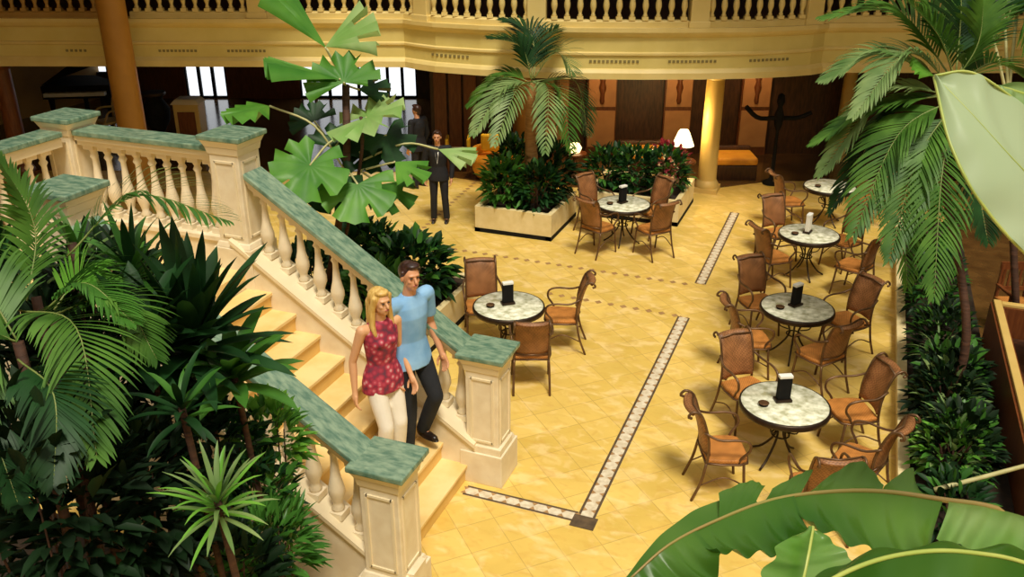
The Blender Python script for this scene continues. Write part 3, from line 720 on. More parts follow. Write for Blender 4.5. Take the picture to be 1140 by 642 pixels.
# ================================================================== TABLES AND CHAIRS
def make_table():
    t = empty('round_table')
    b = MB(); b.lathe([(.0, .74), (.48, .74), (.49, .76), (.48, .775), (0, .775)], seg=48); b.build('tabletop', M['tabletop'], t)
    b = MB(); b.lathe([(.47, .70), (.505, .705), (.512, .735), (.505, .768), (.488, .778), (.488, .74), (.47, .735)], seg=48); b.build('rim', M['iron'], t)
    for k in range(4):
        a = k*pi/2+pi/4; c, s_ = cos(a), sin(a); b = MB()
        b.tube([(c*r, s_*r, z) for r, z in [(p.x, p.y) for p in spline([V((.34, .71, 0)), V((.2, .66, 0)), V((.07, .45, 0)), (V((.08, .3, 0))), V((.22, .1, 0)), V((.34, .015, 0))], 14)]], .014, 6)
        b.tube([(c*r, s_*r, z) for r, z in [(p.x, p.y) for p in spline([V((.08, .42, 0)), V((.2, .46, 0)), V((.22, .56, 0)), V((.13, .56, 0))], 9)]], .009, 5)
        b.build('leg', M['iron'], t)
    b = MB(); b.tube([(.1*cos(a/12*2*pi), .1*sin(a/12*2*pi), .36) for a in range(13)], .011, 5); b.build('ring', M['iron'], t)
    b = MB(); b.tube([(.2*cos(a/12*2*pi), .2*sin(a/12*2*pi), .66) for a in range(13)], .011, 5); b.build('ring', M['iron'], t)
    return t
def make_chair():
    t = empty('armchair')
    # seat
    b = MB(); n = 8; w = .25
    poly = [(-.22, -.2), (.22, -.2), (.25, -.05), (.255, .15), (.22, .235), (.1, .26), (-.1, .26), (-.22, .235), (-.255, .15), (-.25, -.05)]
    b.prism(poly, .475, .525); b.build('seat', M['weave'], t, .015)
    b = MB(); pl = [V((x*1.03, y*1.03, .475)) for x, y in poly]; b.tube(pl+[pl[0]], .013, 6); b.build('seat_frame', M['bronze'], t)
    # backrest sheet with a rolled top
    prof = [(p.x, p.y) for p in spline([V((-.21, .56, 0)), V((-.235, .72, 0)), V((-.28, .9, 0)), V((-.34, 1.05, 0)), V((-.40, 1.10, 0)), V((-.425, 1.07, 0))], 14)]
    b = MB(); K = 6; vs = []; fs = []
    for (y, z) in prof:
        for side in (0, 1):
            for k in range(K+1):
                x = -.215+.43*k/K; cv = .05*(2*k/K-1)**2
                vs.append((x, y+cv-side*.022, z-side*.004))
    row = 2*(K+1)
    for i in range(len(prof)-1):
        for k in range(K):
            fs.append((i*row+k, i*row+k+1, (i+1)*row+k+1, (i+1)*row+k)); c = K+1
            fs.append((i*row+c+k, (i+1)*row+c+k, (i+1)*row+c+k+1, i*row+c+k+1))
        fs.append((i*row, (i+1)*row, (i+1)*row+K+1, i*row+K+1)); fs.append((i*row+K, i*row+2*K+1, (i+1)*row+2*K+1, (i+1)*row+K))
    e = (len(prof)-1)*row
    for k in range(K): fs.append((k, K+1+k, K+2+k, k+1)); fs.append((e+k, e+k+1, e+K+2+k, e+K+1+k))
    b.add(vs, fs, 0, True); b.build('backrest', M['weaveback'], t)
    b = MB()
    for sx in (-1, 1):
        x = sx*.225; b.tube(spline([(x, -.2, .47), (x, -.19, .56), (x, -.215+.02, .74), (x, -.26+.02, .92), (x, -.33+.03, 1.07), (x, -.41+.02, 1.115), (x, -.44, 1.06), (x, -.40, 1.04)], 18), .015, 6)
    b.tube([(-.225, -.30, 1.075), (0, -.345, 1.075), (.225, -.30, 1.075)], .012, 5); b.tube([(-.225, -.19, .56), (0, -.235, .56), (.225, -.19, .56)], .012, 5)
    b.build('back_frame', M['bronze'], t)
    for sx in (-1, 1):
        b = MB(); b.tube(spline([(sx*.235, .2, .475), (sx*.245, .22, .25), (sx*.25, .25, .0)], 6), .016, 6); b.build('leg', M['bronze'], t)
        b = MB(); b.tube(spline([(sx*.225, -.2, .475), (sx*.235, -.24, .25), (sx*.24, -.33, .0)], 6), .016, 6); b.build('leg', M['bronze'], t)
        b = MB(); b.tube(spline([(sx*.23, -.25, .86), (sx*.275, -.1, .80), (sx*.285, .1, .80), (sx*.28, .22, .76), (sx*.27, .24, .66), (sx*.25, .17, .56), (sx*.245, .14, .49)], 20), .015, 6); b.build('arm', M['bronze'], t)
        b = MB(); b.tube(spline([(sx*.242, .225, .2), (sx*.24, 0, .3), (sx*.235, -.25, .2)], 8), .009, 5); b.build('stretcher', M['bronze'], t)
    return t
def make_menu(body, top):
    t = empty('menu_holder')
    b = MB(); b.box((0, 0, .165), (.15, .07, .27)); b.build('body', body, t, .006)
    b = MB(); b.box((0, 0, .015), (.19, .12, .03)); b.build('base', M['iron'], t, .006)
    b = MB(); b.box((0, 0, .315), (.155, .075, .035)); b.build('top_edge', top, t, .006)
    return t
def make_ash():
    t = empty('ashtray'); b = MB(); b.lathe([(0, 0), (.05, 0), (.06, .03), (.05, .032), (.04, .012), (0, .012)], seg=14); b.build('bowl', M['black'], t)
    b = MB(); b.lathe([(.058, .028), (.063, .03), (.058, .034)], seg=14); b.build('rim', M['bronze'], t); return t
tab0, ch0, me0, me1, ash0 = make_table(), make_chair(), make_menu(M['black'], M['white']), make_menu(M['whitecloth'], M['white']), make_ash()
used = set()
def place(proto, loc, rz, label, cat, group):
    o = proto if proto.name not in used else copy_tree(proto)
    used.add(proto.name); o.location = loc; o.rotation_euler = (0, 0, rz); tag(o, label, cat, group); return o
def table_set(c, name, menu, chairs, tilt=0):
    place(tab0, (c[0], c[1], 0), .3+tilt, 'round mottled marble table on curved iron legs, '+name, 'table', 'round marble tables')
    if menu is not None: place(me0 if menu != 'w' else me1, (c[0]-.03, c[1]+.04, .778), YAW+.1+tilt, ('dark block menu holder with white top' if menu != 'w' else 'pale menu holder')+' standing on the '+name, 'menu holder', 'menu holders on the tables')
    place(ash0, (c[0]-.22, c[1]-.14, .778), 0, 'small round dark ashtray on the '+name, 'ashtray', 'ashtrays on the tables')
    for x, y, face, lab in chairs:
        place(ch0, (x, y, 0), R(face-90), 'woven armchair '+lab, 'armchair', 'woven armchairs around the tables')
table_set((-.29, 9.3), 'nearest table', 'k', [
    (-.86, 8.52, 22, 'left of the nearest table, seat turned to the camera'), (-.80, 9.98, -48, 'behind the nearest table, at its left'),
    (.46, 9.90, 208, 'right of the nearest table, facing it from the garden bed'), (.58, 8.86, 160, 'at the right front of the nearest table, touching the banana leaf'), (.2, 8.2, 112, 'at the front of the nearest table, mostly hidden by the banana leaf')])
table_set((-.39, 12.0), 'second table from the camera', 'k', [
    (-.93, 11.32, 22, 'left of the second table, orange seat showing'), (-.97, 12.62, -50, 'behind the second table, at its left'),
    (.30, 12.42, 226, 'right of the second table with its backrest front lit'), (.02, 11.22, 142, 'at the front right of the second table, back to the camera')], .5)
table_set((-.47, 15.1), 'third table in the row', 'w', [
    (-.98, 14.5, 42, 'left of the third table in the row'), (-1.0, 15.75, -50, 'behind the third table in the row'),
    (.33, 14.6, 155, 'right of the third table, under the hanging palm fronds'), (.1, 15.75, 230, 'far right of the third table, behind palm fronds')], .9)
table_set((-.3, 18.0), 'farthest table of the right row', None, [
    (-1.02, 17.6, 30, 'left of the farthest table of the right row'), (.5, 18.3, 200, 'right of the farthest table, nearly hidden by palm')], 1.2)
table_set((-4.16, 10.6), 'table beside the stair foot', 'k', [
    (-4.73, 11.0, -62, 'behind the table beside the stair foot'), (-3.52, 11.12, 196, 'right of the table beside the stair foot, seen from its side'),
    (-3.58, 9.93, 112, 'in front of the table beside the stair foot, back to the camera')], .2)
table_set((-3.8, 15.5), 'far table between the planters', 'k', [
    (-4.10, 14.86, 68, 'front left of the far table between the planters'), (-4.44, 15.85, -30, 'back left of the far table between the planters'),
    (-3.4, 16.1, 235, 'back right of the far table between the planters'), (-3.12, 15.12, 140, 'front right of the far table between the planters')], .6)

# ================================================================== RIGHT BED
b = MB(); b.box((1.06, 12.6, .09), (.11, 11.6, .18)); b.box((1.06, 12.6, .19), (.13, 11.6, .02)); t = b.build('bed_kerb', M['planter'], None, .008); tag(t, 'long pale stone kerb edging the right garden bed', 'kerb')
b = MB(); b.box((1.63, 12.6, .09), (1.0, 11.6, .17)); t = b.build('garden_soil', M['soil']); tag(t, 'dark soil of the right garden bed between kerb and terrace wall', 'soil', kind='stuff')
t = empty('terrace_wall', (2.22, 10.2, 0), 0, 'low dark terrace wall with a pale top edge behind the right bed', 'low wall')
b = MB(); b.box((0, -.1, .38), (.16, 6.2, .76)); b.box((2.6, 2.92, .38), (5.1, .16, .76)); b.build('wall_body', M['redwood'], t)
b = MB(); b.box((0, -.1, .785), (.10, 6.2, .05)); b.box((2.6, 2.92, .785), (5.1, .10, .05)); b.build('coping', M['goldcol'], t, .01)
b = MB(); b.box((4.85, 10.1, .17), (5.0, 5.8, .34)); t = b.build('terrace_platform', M['darkwood']); tag(t, 'raised brown wooden terrace at the right edge', 'platform', kind='structure')
b = MB(); b.prism([(2.14, 7), (9.4, 7), (9.4, 22.5), (2.14, 19.8)], 0, .008); S('floor.002', b, M['hallfloor'])
# wooden chairs and a table on the terrace
def wood_chair(p, rz, label):
    t = empty('wooden_chair', p, rz, label, 'chair', 'wooden chairs on the right terrace')
    b = MB(); b.box((0, 0, .46), (.48, .46, .05)); b.build('seat', M['weave'], t, .01)
    b = MB(); b.box((0, -.23, .98), (.48, .035, .12)); b.box((0, -.22, .62), (.44, .03, .06))
    for i in range(5): b.box((-.16+.08*i, -.225, .8), (.03, .02, .34))
    b.build('backrest', M['redwood'], t)
    for x in (-.21, .21):
        b = MB(); b.box((x, .2, .22), (.04, .04, .44)); b.build('leg', M['redwood'], t)
        b = MB(); b.box((x, -.225, .5), (.04, .04, 1.0)); b.build('leg', M['redwood'], t)
        b = MB(); b.box((x*1.08, 0, .68), (.05, .46, .03)); b.box((x*1.08, .2, .56), (.035, .035, .24)); b.build('arm', M['redwood'], t)
wood_chair((2.62, 14.0, .0), R(200), 'wooden slat chair beyond the low wall, left of the other one')
wood_chair((3.35, 14.1, .0), R(160), 'wooden slat chair beyond the low wall at the picture edge')
wood_chair((2.85, 11.0, .34), R(-70), 'wooden chair on the terrace at the right picture edge')
t = empty('wooden_table', (2.9, 12.2, .34), 0, 'small orange wooden table on the right terrace', 'table')
b = MB(); b.box((0, 0, .70), (.7, .7, .045)); b.build('tabletop', M['weave'], t, .01)
for x in (-.3, .3):
    for y in (-.3, .3): b = MB(); b.box((x, y, .34), (.05, .05, .68)); b.build('leg', M['redwood'], t)

def rsh(px, py, z, rad, n, L, W, m, label, **k):
    p = onz(px, py, z); p.x = min(max(p.x, 1.48), 1.57)
    return shrub('bed_shrub', (p.x, p.y, z), rad, n, L, W, M[m], label, 'shrub', 'shrubs in the right garden bed', ground=.17, **k)
rsh(1040, 500, .45, (.32, .4, .33), 260, .2, .06, 'leafbright', 'light yellow green shrub at the near end of the right bed', m2=M['leafsage'], m2n=.4)
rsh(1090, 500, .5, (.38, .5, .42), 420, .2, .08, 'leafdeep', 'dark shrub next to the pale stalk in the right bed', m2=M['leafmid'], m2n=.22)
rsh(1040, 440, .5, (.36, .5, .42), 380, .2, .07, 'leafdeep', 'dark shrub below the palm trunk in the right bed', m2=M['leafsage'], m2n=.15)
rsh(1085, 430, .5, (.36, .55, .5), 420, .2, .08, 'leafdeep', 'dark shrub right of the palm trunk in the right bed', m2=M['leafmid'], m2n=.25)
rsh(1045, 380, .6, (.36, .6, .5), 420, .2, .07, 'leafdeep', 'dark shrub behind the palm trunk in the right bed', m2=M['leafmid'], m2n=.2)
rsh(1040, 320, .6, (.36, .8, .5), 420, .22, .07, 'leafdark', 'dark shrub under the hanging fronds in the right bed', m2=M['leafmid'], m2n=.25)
rsh(1000, 245, .7, (.36, .8, .6), 380, .24, .08, 'leafmid', 'green shrub at the far end of the right bed')
rsh(1010, 555, .4, (.3, .4, .3), 240, .2, .07, 'leafdark', 'dark low shrub at the close corner of the right bed', m2=M['leafmid'], m2n=.2)
rosette('spider_plant', (1.45, 9.75, .55), 26, .42, .03, M['leafsage'], 'narrow leaved grassy plant in the right bed', (1.45, 9.75, .17), (5, 70), 1.0, seed=4)
rosette('spider_plant', (1.4, 11.4, .6), 22, .42, .03, M['leafsage'], 'grassy plant beside the kerb below the palm fronds', (1.4, 11.4, .17), (5, 70), 1.0, seed=8)
b = MB(); b.tube(spline([onz(1040, 545, .62), onz(1090, 532, .80), onz(1142, 518, .98), onz(1180, 508, 1.1)], 12), [.026-.0005*i for i in range(13)], 7)
t = b.build('bare_stalk', M['stalk']); tag(t, 'long pale bare stalk leaning across the right bed', 'stalk')

# right palm
rp0 = V((1.55, 10.8, .17)); rc = at(1062, 95, 10.4)
rp = empty('palm_tree', rp0, 0, 'large feather palm at the right with fronds hanging over the tables', 'palm')
b = MB(); b.tube([p-rp0 for p in spline([rp0, rp0+V((.02, .03, 1.2)), rc+V((0, 0, -.8)), rc], 16)], [.055-.001*i for i in range(17)], 9); b.build('trunk', M['trunkdark'], rp)
RP = [((1060, 105), (975, 120), (905, 160), 10.9, 'leafpalm', .5), ((1062, 118), (1010, 200), (1010, 320), 10.2, 'leafpalm', .5), ((1062, 110), (1000, 150), (950, 262), 10.3, 'leafpalm', .62), ((1062, 120), (1048, 200), (1040, 330), 9.7, 'leafpalm', .62), ((1062, 105), (985, 105), (912, 195), 10.8, 'leafsage', .55),
      ((1062, 100), (985, 60), (915, 90), 10.6, 'leafsage', .5), ((1062, 90), (1000, 15), (915, 20), 10.9, 'leafpalm', .6), ((1062, 85), (1035, 10), (985, -60), 10.4, 'leafpalm', .6),
      ((1064, 85), (1070, 0), (1060, -80), 10.2, 'leafdark', .6), ((1066, 85), (1100, 20), (1150, -20), 10.4, 'leafdark', .6), ((1066, 95), (1110, 70), (1170, 110), 10.6, 'leafpalm', .55),
      ((1062, 115), (1020, 180), (990, 290), 10.0, 'leafpalm', .55), ((1066, 115), (1085, 190), (1100, 270), 9.9, 'leafdark', .5), ((1062, 100), (990, 130), (925, 235), 11.2, 'leafdark', .55), ((1060, 95), (1010, 60), (950, 130), 10.1, 'leafsage', .5),
      ((1064, 90), (1045, 40), (1010, 0), 10.0, 'leafpalm', .55), ((1064, 90), (1090, 45), (1095, -20), 10.1, 'leafpalm', .5)]
for i, (a, m_, e, d, mt, L) in enumerate(RP):
    frond(rp, [at(*a, 10.4), at(*m_, (10.4+d)/2), at(*e, d)], L, 40, .034, M[mt], droop=.5, seed=20+i)
fanleaf(rp, at(1040, 84, 10.2), cs(-.8, .3, .2), cs(.2, .7, .7), .35, 35, 5, M['leafbright'], stalk=[rc])
# second slim palm behind, pale stems at the top right corner
b2 = V((2.6, 13.6, .34)); rq = empty('slim_palm', b2, 0, 'slim palm with pale stems at the top right corner', 'palm')
b = MB()
for (x, y, x2, y2) in ((1118, 95, 1100, 20), (1124, 95, 1132, 15), (1122, 95, 1116, -20)):
    b.tube([p-b2 for p in spline([at(1122, 130, 12.5), at(x, y, 12.5), at(x2, y2, 12.4)], 8)], .022, 6)
b.build('leaf_stem', M['stalk'], rq)
b = MB(); b.tube([p-b2 for p in spline([b2, at(1122, 130, 12.5)], 6)], .05, 8); b.build('trunk', M['trunkdark'], rq)
for i, (m_, e) in enumerate((((1100, 0), (1060, 10)), ((1135, 0), (1180, 20)), ((1115, -20), (1090, -70)), ((1140, 10), (1150, 70)), ((1090, 20), (1075, 60)))):
    frond(rq, [at(1118, 30, 12.4), at(*m_, 12.3), at(*e, 12.2)], .55, 22, .045, M['leafpalm'], seed=60+i)

# ================================================================== LEFT PLANTING
b = MB(); b.box((-9.2, 2.6, .06), (10.4, 5.6, .12)); t = b.build('planting_soil', M['soil']); tag(t, 'dark soil under the dense planting left of the staircase', 'soil', kind='stuff')
lp0 = V((-3.6, 2.8, 0)); lp = empty('palm_tree', lp0, 0, 'large feather palm in the left foreground with arching fronds', 'palm')
b = MB()
for k, (x, y, d) in enumerate(((40, 330, 5.6), (60, 350, 5.4), (20, 380, 5.0), (80, 270, 5.8))):
    b.tube([p-lp0 for p in spline([lp0+V((.06*k-.1, .05*k, 0)), (lp0+at(x, y, d))/2+V((0, 0, .2)), at(x, y, d)], 10)], .03, 6)
b.build('trunk', M['trunkdark'], lp)
LP = [((30, 335, 5.6), (38, 250, 5.7), (-12, 165, 5.5), .27, 'leafpalm'), ((75, 285, 5.6), (150, 218, 5.6), (256, 246, 5.4), .42, 'leafmid'), ((20, 345, 5.4), (85, 365, 5.0), (108, 510, 4.7), .46, 'leafpalm'),
      ((20, 380, 5.0), (-10, 380, 4.9), (-30, 470, 4.7), .42, 'leafpalm'), ((20, 380, 5.2), (-20, 320, 5.2), (-70, 300, 5.2), .4, 'leafpalm'),
      ((60, 350, 5.4), (130, 330, 5.3), (175, 400, 5.2), .34, 'leafpalm'), ((20, 400, 4.9), (60, 440, 4.7), (60, 540, 4.6), .34, 'leafdark'), ((20, 420, 4.9), (-10, 460, 4.8), (20, 560, 4.7), .34, 'leafdark'),
      ((60, 345, 5.5), (95, 300, 5.6), (120, 330, 5.5), .3, 'leafbright'), ((50, 345, 5.3), (95, 315, 5.2), (150, 360, 5.1), .3, 'leafmid')]
for i, (a, m_, e, L, mt) in enumerate(LP):
    frond(lp, [at(*a), at(*m_), at(*e)], L, 38, .024, M[mt], droop=.5, seed=80+i, rad=.005)
def lros(name, px, py, d, n, L, W, mt, label, seed, elev=(5, 80), curl=.7, m2=None, tilt=None):
    c = at(px, py, d); return rosette(name, c, n, L, W, M[mt], label, (c.x+.1, c.y+.05, 0), elev, curl, seed=seed, m2=M[m2] if m2 else None, tilt=tilt)
lros('dracaena', 150, 318, 6.0, 34, .46, .055, 'leafmid', 'green strap leaved plant in front of the upper newel post', 3, (0, 80), .8, 'leafdark')
lros('broad_leaf_plant', 218, 395, 5.9, 48, .78, .12, 'leafdark', 'dark glossy broad leaved plant against the staircase', 5, (0, 85), .35, tilt=(.12, -.1, .1))
lros('broad_leaf_plant', 165, 400, 5.6, 26, .62, .13, 'leafdark', 'dark broad leaved plant left of the largest dark one', 15, (0, 70), .5)
lros('broad_leaf_plant', 262, 430, 5.9, 22, .5, .12, 'leafmid', 'green broad leaved plant leaning over the near handrail', 25, (0, 60), .6)
lros('dracaena', 245, 575, 4.9, 46, .36, .028, 'leafsage', 'pale green spiky rosette low in the left planting', 9, (-5, 75), .7, 'leafbright')
lros('dracaena', 205, 470, 5.2, 20, .34, .05, 'leafdark', 'dark spiky plant below the broad leaves', 39, (0, 70), .8, 'leafmid')
lros('dracaena', 90, 300, 6.0, 24, .36, .045, 'leafmid', 'green spiky plant below the green capped post at the left', 19, (0, 80), .7, 'leafsage')
def lsh(px, py, d, rad, n, L, W, m, label, name='leafy_shrub', **k):
    p = at(px, py, d); p.y = min(p.y, 5.45-rad[1])
    return shrub(name, p, rad, n, L, W, M[m], label, 'shrub', 'shrubs of the left planting', ground=0, **k)
lsh(300, 492, 6.6, (.22, .24, .32), 240, .17, .06, 'leafbright', 'bright green shrub against the near stair balusters', m2=M['leafmid'], m2n=.4)
lsh(300, 610, 6.0, (.26, .28, .26), 380, .2, .035, 'leafmid', 'feathery green fern at the foot of the staircase wall', name='fern')
lsh(245, 510, 6.3, (.34, .3, .4), 200, .2, .07, 'leafdark', 'dark shrub beside the bright shrub at the stairs', m2=M['leafmid'], m2n=.12)
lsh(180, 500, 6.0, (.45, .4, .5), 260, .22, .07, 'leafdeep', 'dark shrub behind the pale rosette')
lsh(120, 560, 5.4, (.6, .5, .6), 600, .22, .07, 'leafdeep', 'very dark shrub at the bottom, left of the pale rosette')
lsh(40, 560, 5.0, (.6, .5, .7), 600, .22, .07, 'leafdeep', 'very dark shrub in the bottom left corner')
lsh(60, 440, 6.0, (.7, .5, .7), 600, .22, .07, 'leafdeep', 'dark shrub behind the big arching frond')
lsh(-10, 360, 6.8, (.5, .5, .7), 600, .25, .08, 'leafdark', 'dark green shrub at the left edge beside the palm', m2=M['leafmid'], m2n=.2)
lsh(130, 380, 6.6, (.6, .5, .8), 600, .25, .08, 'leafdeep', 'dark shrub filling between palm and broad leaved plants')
lsh(240, 640, 5.6, (.4, .3, .25), 300, .2, .06, 'leafdeep', 'low dark shrub under the pale rosette')
lsh(285, 560, 6.3, (.26, .26, .32), 260, .18, .05, 'leafmid', 'green shrub between the fern and the bright shrub', m2=M['leafdark'], m2n=.5)

# ================================================================== FOREGROUND BANANA LEAVES
def blade(b, mid, lo, hi, n=64, k=8, mi=0, wave=.012, freq=26, off=V((0, 0, 0)), sag=0):
    """lamina between the midrib curve and a margin curve; corrugated across the veins"""
    A = spline(mid, n); B = spline(lo, n); vs = []; fs = []
    for i in range(n+1):
        a, c = A[i], B[i]; d = c-a
        nrm = d.cross((A[min(i+1, n)]-A[max(i-1, 0)])); nrm = nrm.normalized() if nrm.length > 1e-6 else V((0, 0, 1))
        wk = min(1, d.length/.16)
        for j in range(k+1):
            t = j/k; w = wk*wave*(sin(i/n*2*pi*freq/6+j*.2)*t*1.2+.10*sin(i*pi/3)*min(1, t*3)*(1-t*.7))
            vs.append(a+d*t+nrm*(w+hi*sin(pi*t))+V((0, 0, -sag*t*t)))
    for i in range(n):
        for j in range(k): q = i*(k+1)+j; fs.append((q, q+1, q+k+2, q+k+1))
    b.add(vs, fs, mi, True)
def A3(*ps): return [at(*p) for p in ps]
bp = BD(3.3, 2.6); PLANT = empty('banana_plant', bp, 0, 'banana plant whose huge torn leaves reach in from the right foreground', 'plant')
b = MB(); top = BD(3.0, 2.6, 4.3)
b.tube([p-bp for p in spline([bp, BD(3.25, 2.6, 2), top], 12)], [.13-.004*i for i in range(13)], 12); b.build('stem', M['rachis'], PLANT)
class LeafBase:
    pass
def bigleaf(base):
    o = LeafBase(); o.location = bp.copy(); o.base = base; return o
bn = bigleaf(None)
o = bn.location
def loc(ps): return [p-o for p in ps]
mid = A3((1200, 600, 2.75), (1110, 566, 2.72), (1050, 556, 2.70), (985, 547, 2.68), (925, 547, 2.64), (860, 556, 2.58), (800, 578, 2.5), (745, 606, 2.42), (700, 645, 2.36))
b = MB(); b.tube(loc(spline([top, BD(2.3, 2.6, 5.05)]+mid, 50)), [.012-.00018*i for i in range(51)], 6); bn = b.build('leaf_stalk', M['ribbrown'], PLANT)
b = MB()
blade(b, loc(A3((1050, 556, 2.70), (985, 547, 2.68), (925, 547, 2.64), (880, 552, 2.60))), loc(A3((1037, 612, 2.5), (1000, 622, 2.46), (950, 605, 2.44), (905, 583, 2.46))), .02)
blade(b, loc(A3((884, 551, 2.60), (845, 560, 2.56), (800, 578, 2.5), (770, 592, 2.46))), loc(A3((905, 588, 2.44), (875, 612, 2.38), (835, 617, 2.36), (798, 612, 2.36))), .02)
blade(b, loc(A3((775, 590, 2.46), (745, 606, 2.42), (720, 626, 2.39), (700, 645, 2.36))), loc(A3((802, 610, 2.36), (795, 655, 2.3), (760, 670, 2.3), (715, 680, 2.3))), .015)
b.build('lower_lamina', M['banana'], bn)
b = MB()
blade(b, loc(A3((700, 645, 2.36), (745, 606, 2.42), (790, 582, 2.49), (845, 560, 2.56))), loc(A3((697, 642, 2.37), (735, 596, 2.46), (785, 562, 2.56), (835, 552, 2.60))), .0, wave=.003)
blade(b, loc(A3((840, 562, 2.56), (815, 572, 2.52), (800, 578, 2.5))), loc(A3((852, 541, 2.64), (835, 535, 2.64), (800, 548, 2.58))), .01, 16, wave=.003)
blade(b, loc(A3((850, 559, 2.57), (875, 553, 2.6), (890, 551, 2.61))), loc(A3((860, 543, 2.65), (895, 525, 2.72), (906, 522, 2.74))), .004, 16, wave=.002)
blade(b, loc(A3((890, 551, 2.61), (930, 547, 2.64), (980, 547, 2.68))), loc(A3((915, 535, 2.7), (957, 513, 2.78), (984, 540, 2.74))), .01, 20, wave=.003)
blade(b, loc(A3((980, 547, 2.68), (1010, 549, 2.69), (1040, 554, 2.7))), loc(A3((985, 540, 2.74), (1015, 520, 2.8), (1018, 545, 2.72))), .004, 16, wave=.002)
b.build('upper_lamina', M['banana'], bn)
b = MB()
blade(b, loc(A3((1056, 558, 2.70), (1100, 564, 2.72), (1150, 578, 2.74), (1200, 600, 2.75))), loc(A3((1040, 604, 2.5), (1080, 612, 2.5), (1140, 620, 2.5), (1200, 640, 2.5))), .03)
b.build('torn_lamina', M['bananalt'], bn)
o = bp.copy()
mid = A3((1230, 660, 2.3), (1140, 626, 2.25), (1090, 616, 2.22), (1040, 613, 2.2), (985, 621, 2.16), (935, 640, 2.1), (890, 670, 2.05))
b = MB(); b.tube(loc(spline([top, BD(2.2, 2.3, 4.9)]+mid, 40)), .006, 6); bn2 = b.build('leaf_stalk', M['rib'], PLANT)
b = MB(); blade(b, loc(mid), loc(A3((1230, 760, 2.1), (1140, 760, 2.05), (1090, 760, 2.0), (1040, 750, 2.0), (985, 750, 1.98), (935, 740, 1.95), (890, 730, 1.95))), .03); b.build('lower_lamina', M['banana'], bn2)
b = MB(); blade(b, loc(mid), loc(A3((1230, 640, 2.4), (1140, 612, 2.35), (1090, 608, 2.32), (1040, 606, 2.3), (985, 612, 2.25), (935, 626, 2.2), (890, 660, 2.1))), .005); b.build('upper_lamina', M['banana'], bn2)
o = bp.copy()
mid = A3((905, 586, 2.3), (900, 615, 2.25), (893, 650, 2.2), (880, 720, 2.0))
b = MB(); b.tube(loc(spline(mid+[BD(1.6, 1.6, 4.1), BD(2.8, 2.4, 3.2), BD(3.15, 2.6, 3.0)], 30)), .005, 5); bn3 = b.build('leaf_stalk', M['rib'], PLANT)
b = MB()
blade(b, loc(mid), loc(A3((899, 590, 2.3), (868, 606, 2.2), (848, 650, 2.1), (835, 720, 2.0))), .01); blade(b, loc(mid), loc(A3((912, 590, 2.3), (938, 612, 2.28), (965, 645, 2.2), (975, 720, 2.05))), .01)
b.build('lamina', M['bananalt'], bn3)
# big pale leaf at the right edge
o = bp.copy()
mid = A3((1041, 85, 1.9), (1085, 130, 1.86), (1140, 190, 1.85), (1220, 270, 1.95), (1300, 330, 2.2))
b = MB(); b.tube(loc(spline(mid+[BD(2.4, 2.2, 5.0), top], 30)), [.0012]*8+[.0015+.0002*i for i in range(23)], 5); bn4 = b.build('leaf_stalk', M['rib'], PLANT)
b = MB(); blade(b, loc(mid), loc(A3((1040, 86, 1.9), (1058, 160, 1.84), (1092, 225, 1.82), (1150, 290, 1.86), (1260, 380, 2.1))), .012, wave=.004)
blade(b, loc(mid), loc(A3((1041, 84, 1.9), (1078, 80, 1.9), (1115, 100, 1.92), (1190, 160, 1.98), (1300, 250, 2.2))), .012, wave=.004); b.build('lamina', M['bananapale'], bn4)
b = MB(); b.tube(loc(spline(A3((1040, 86, 1.9), (1058, 160, 1.84), (1092, 225, 1.82), (1150, 290, 1.86), (1260, 380, 2.1)), 24)), .0035, 5); b.tube(loc(spline(A3((1041, 84, 1.9), (1078, 80, 1.9), (1115, 100, 1.92), (1190, 160, 1.98), (1300, 250, 2.2)), 24)), .003, 5); b.build('leaf_margin', M['rib'], bn4)
o = bp.copy()
mid = A3((1108, 96, 2.4), (1150, 108, 2.45), (1300, 160, 2.6))
b = MB(); b.tube(loc(spline(mid+[BD(2.6, 2.5, 5.2), top], 16)), .005, 5); bn5 = b.build('leaf_stalk', M['rib'], PLANT)
b = MB(); blade(b, loc(mid), loc(A3((1108, 96, 2.4), (1150, 92, 2.45), (1300, 110, 2.6))), .01); blade(b, loc(mid), loc(A3((1108, 97, 2.4), (1150, 130, 2.35), (1300, 220, 2.5))), .01); b.build('lamina', M['bananalt'], bn5)

# ================================================================== FAR FURNITURE
def sofa(px, py, w, label, m, back=True, z=.5, dz=0):
    p = onz(px, py, z); p.z = 0
    t = empty('bench_seat', p, YAW, label, 'sofa', 'amber seats under the gallery')
    b = MB(); b.box((0, 0, .17), (w, .75, .34)); b.build('base', M['darkwood'], t, .02)
    b = MB(); b.box((0, 0, .43), (w, .78, .17)); b.build('seat_cushion', m, t, .05)
    b = MB(); b.box((0, .42, .36), (w, .16, .5), top=(1, .7)); b.build('backrest', M['darkwood'], t, .04)
sofa(717, 166, 1.15, 'long amber bench glowing behind the far planter', M['amber'])
sofa(817, 172, .95, 'amber bench right of the gold column', M['amber'])
t = empty('tub_chair', onz(550, 176, .45).xy.to_3d(), YAW, 'round amber tub chair behind the suited man', 'armchair')
b = MB(); b.lathe([(.0, .05), (.42, .05), (.5, .2), (.52, .42), (.46, .5), (0, .5)], seg=20); b.build('seat', M['amber'], t)
b = MB()
for i in range(9):
    a = R(0+22.5*i); b.box((.46*cos(a), .46*sin(a), .55), (.12, .19, .3), a)
b.build('backrest', M['amber'], t, .04)
b = MB(); b.box((-.05, .15, .78), (.42, .14, .4)); t = b.build('cushion', M['yellow'], None, .05); q = onz(548, 176, .45); t.location = (q.x, q.y, 0); t.rotation_euler = (0, 0, YAW); tag(t, 'square yellow cushion propped on the amber tub chair', 'cushion')
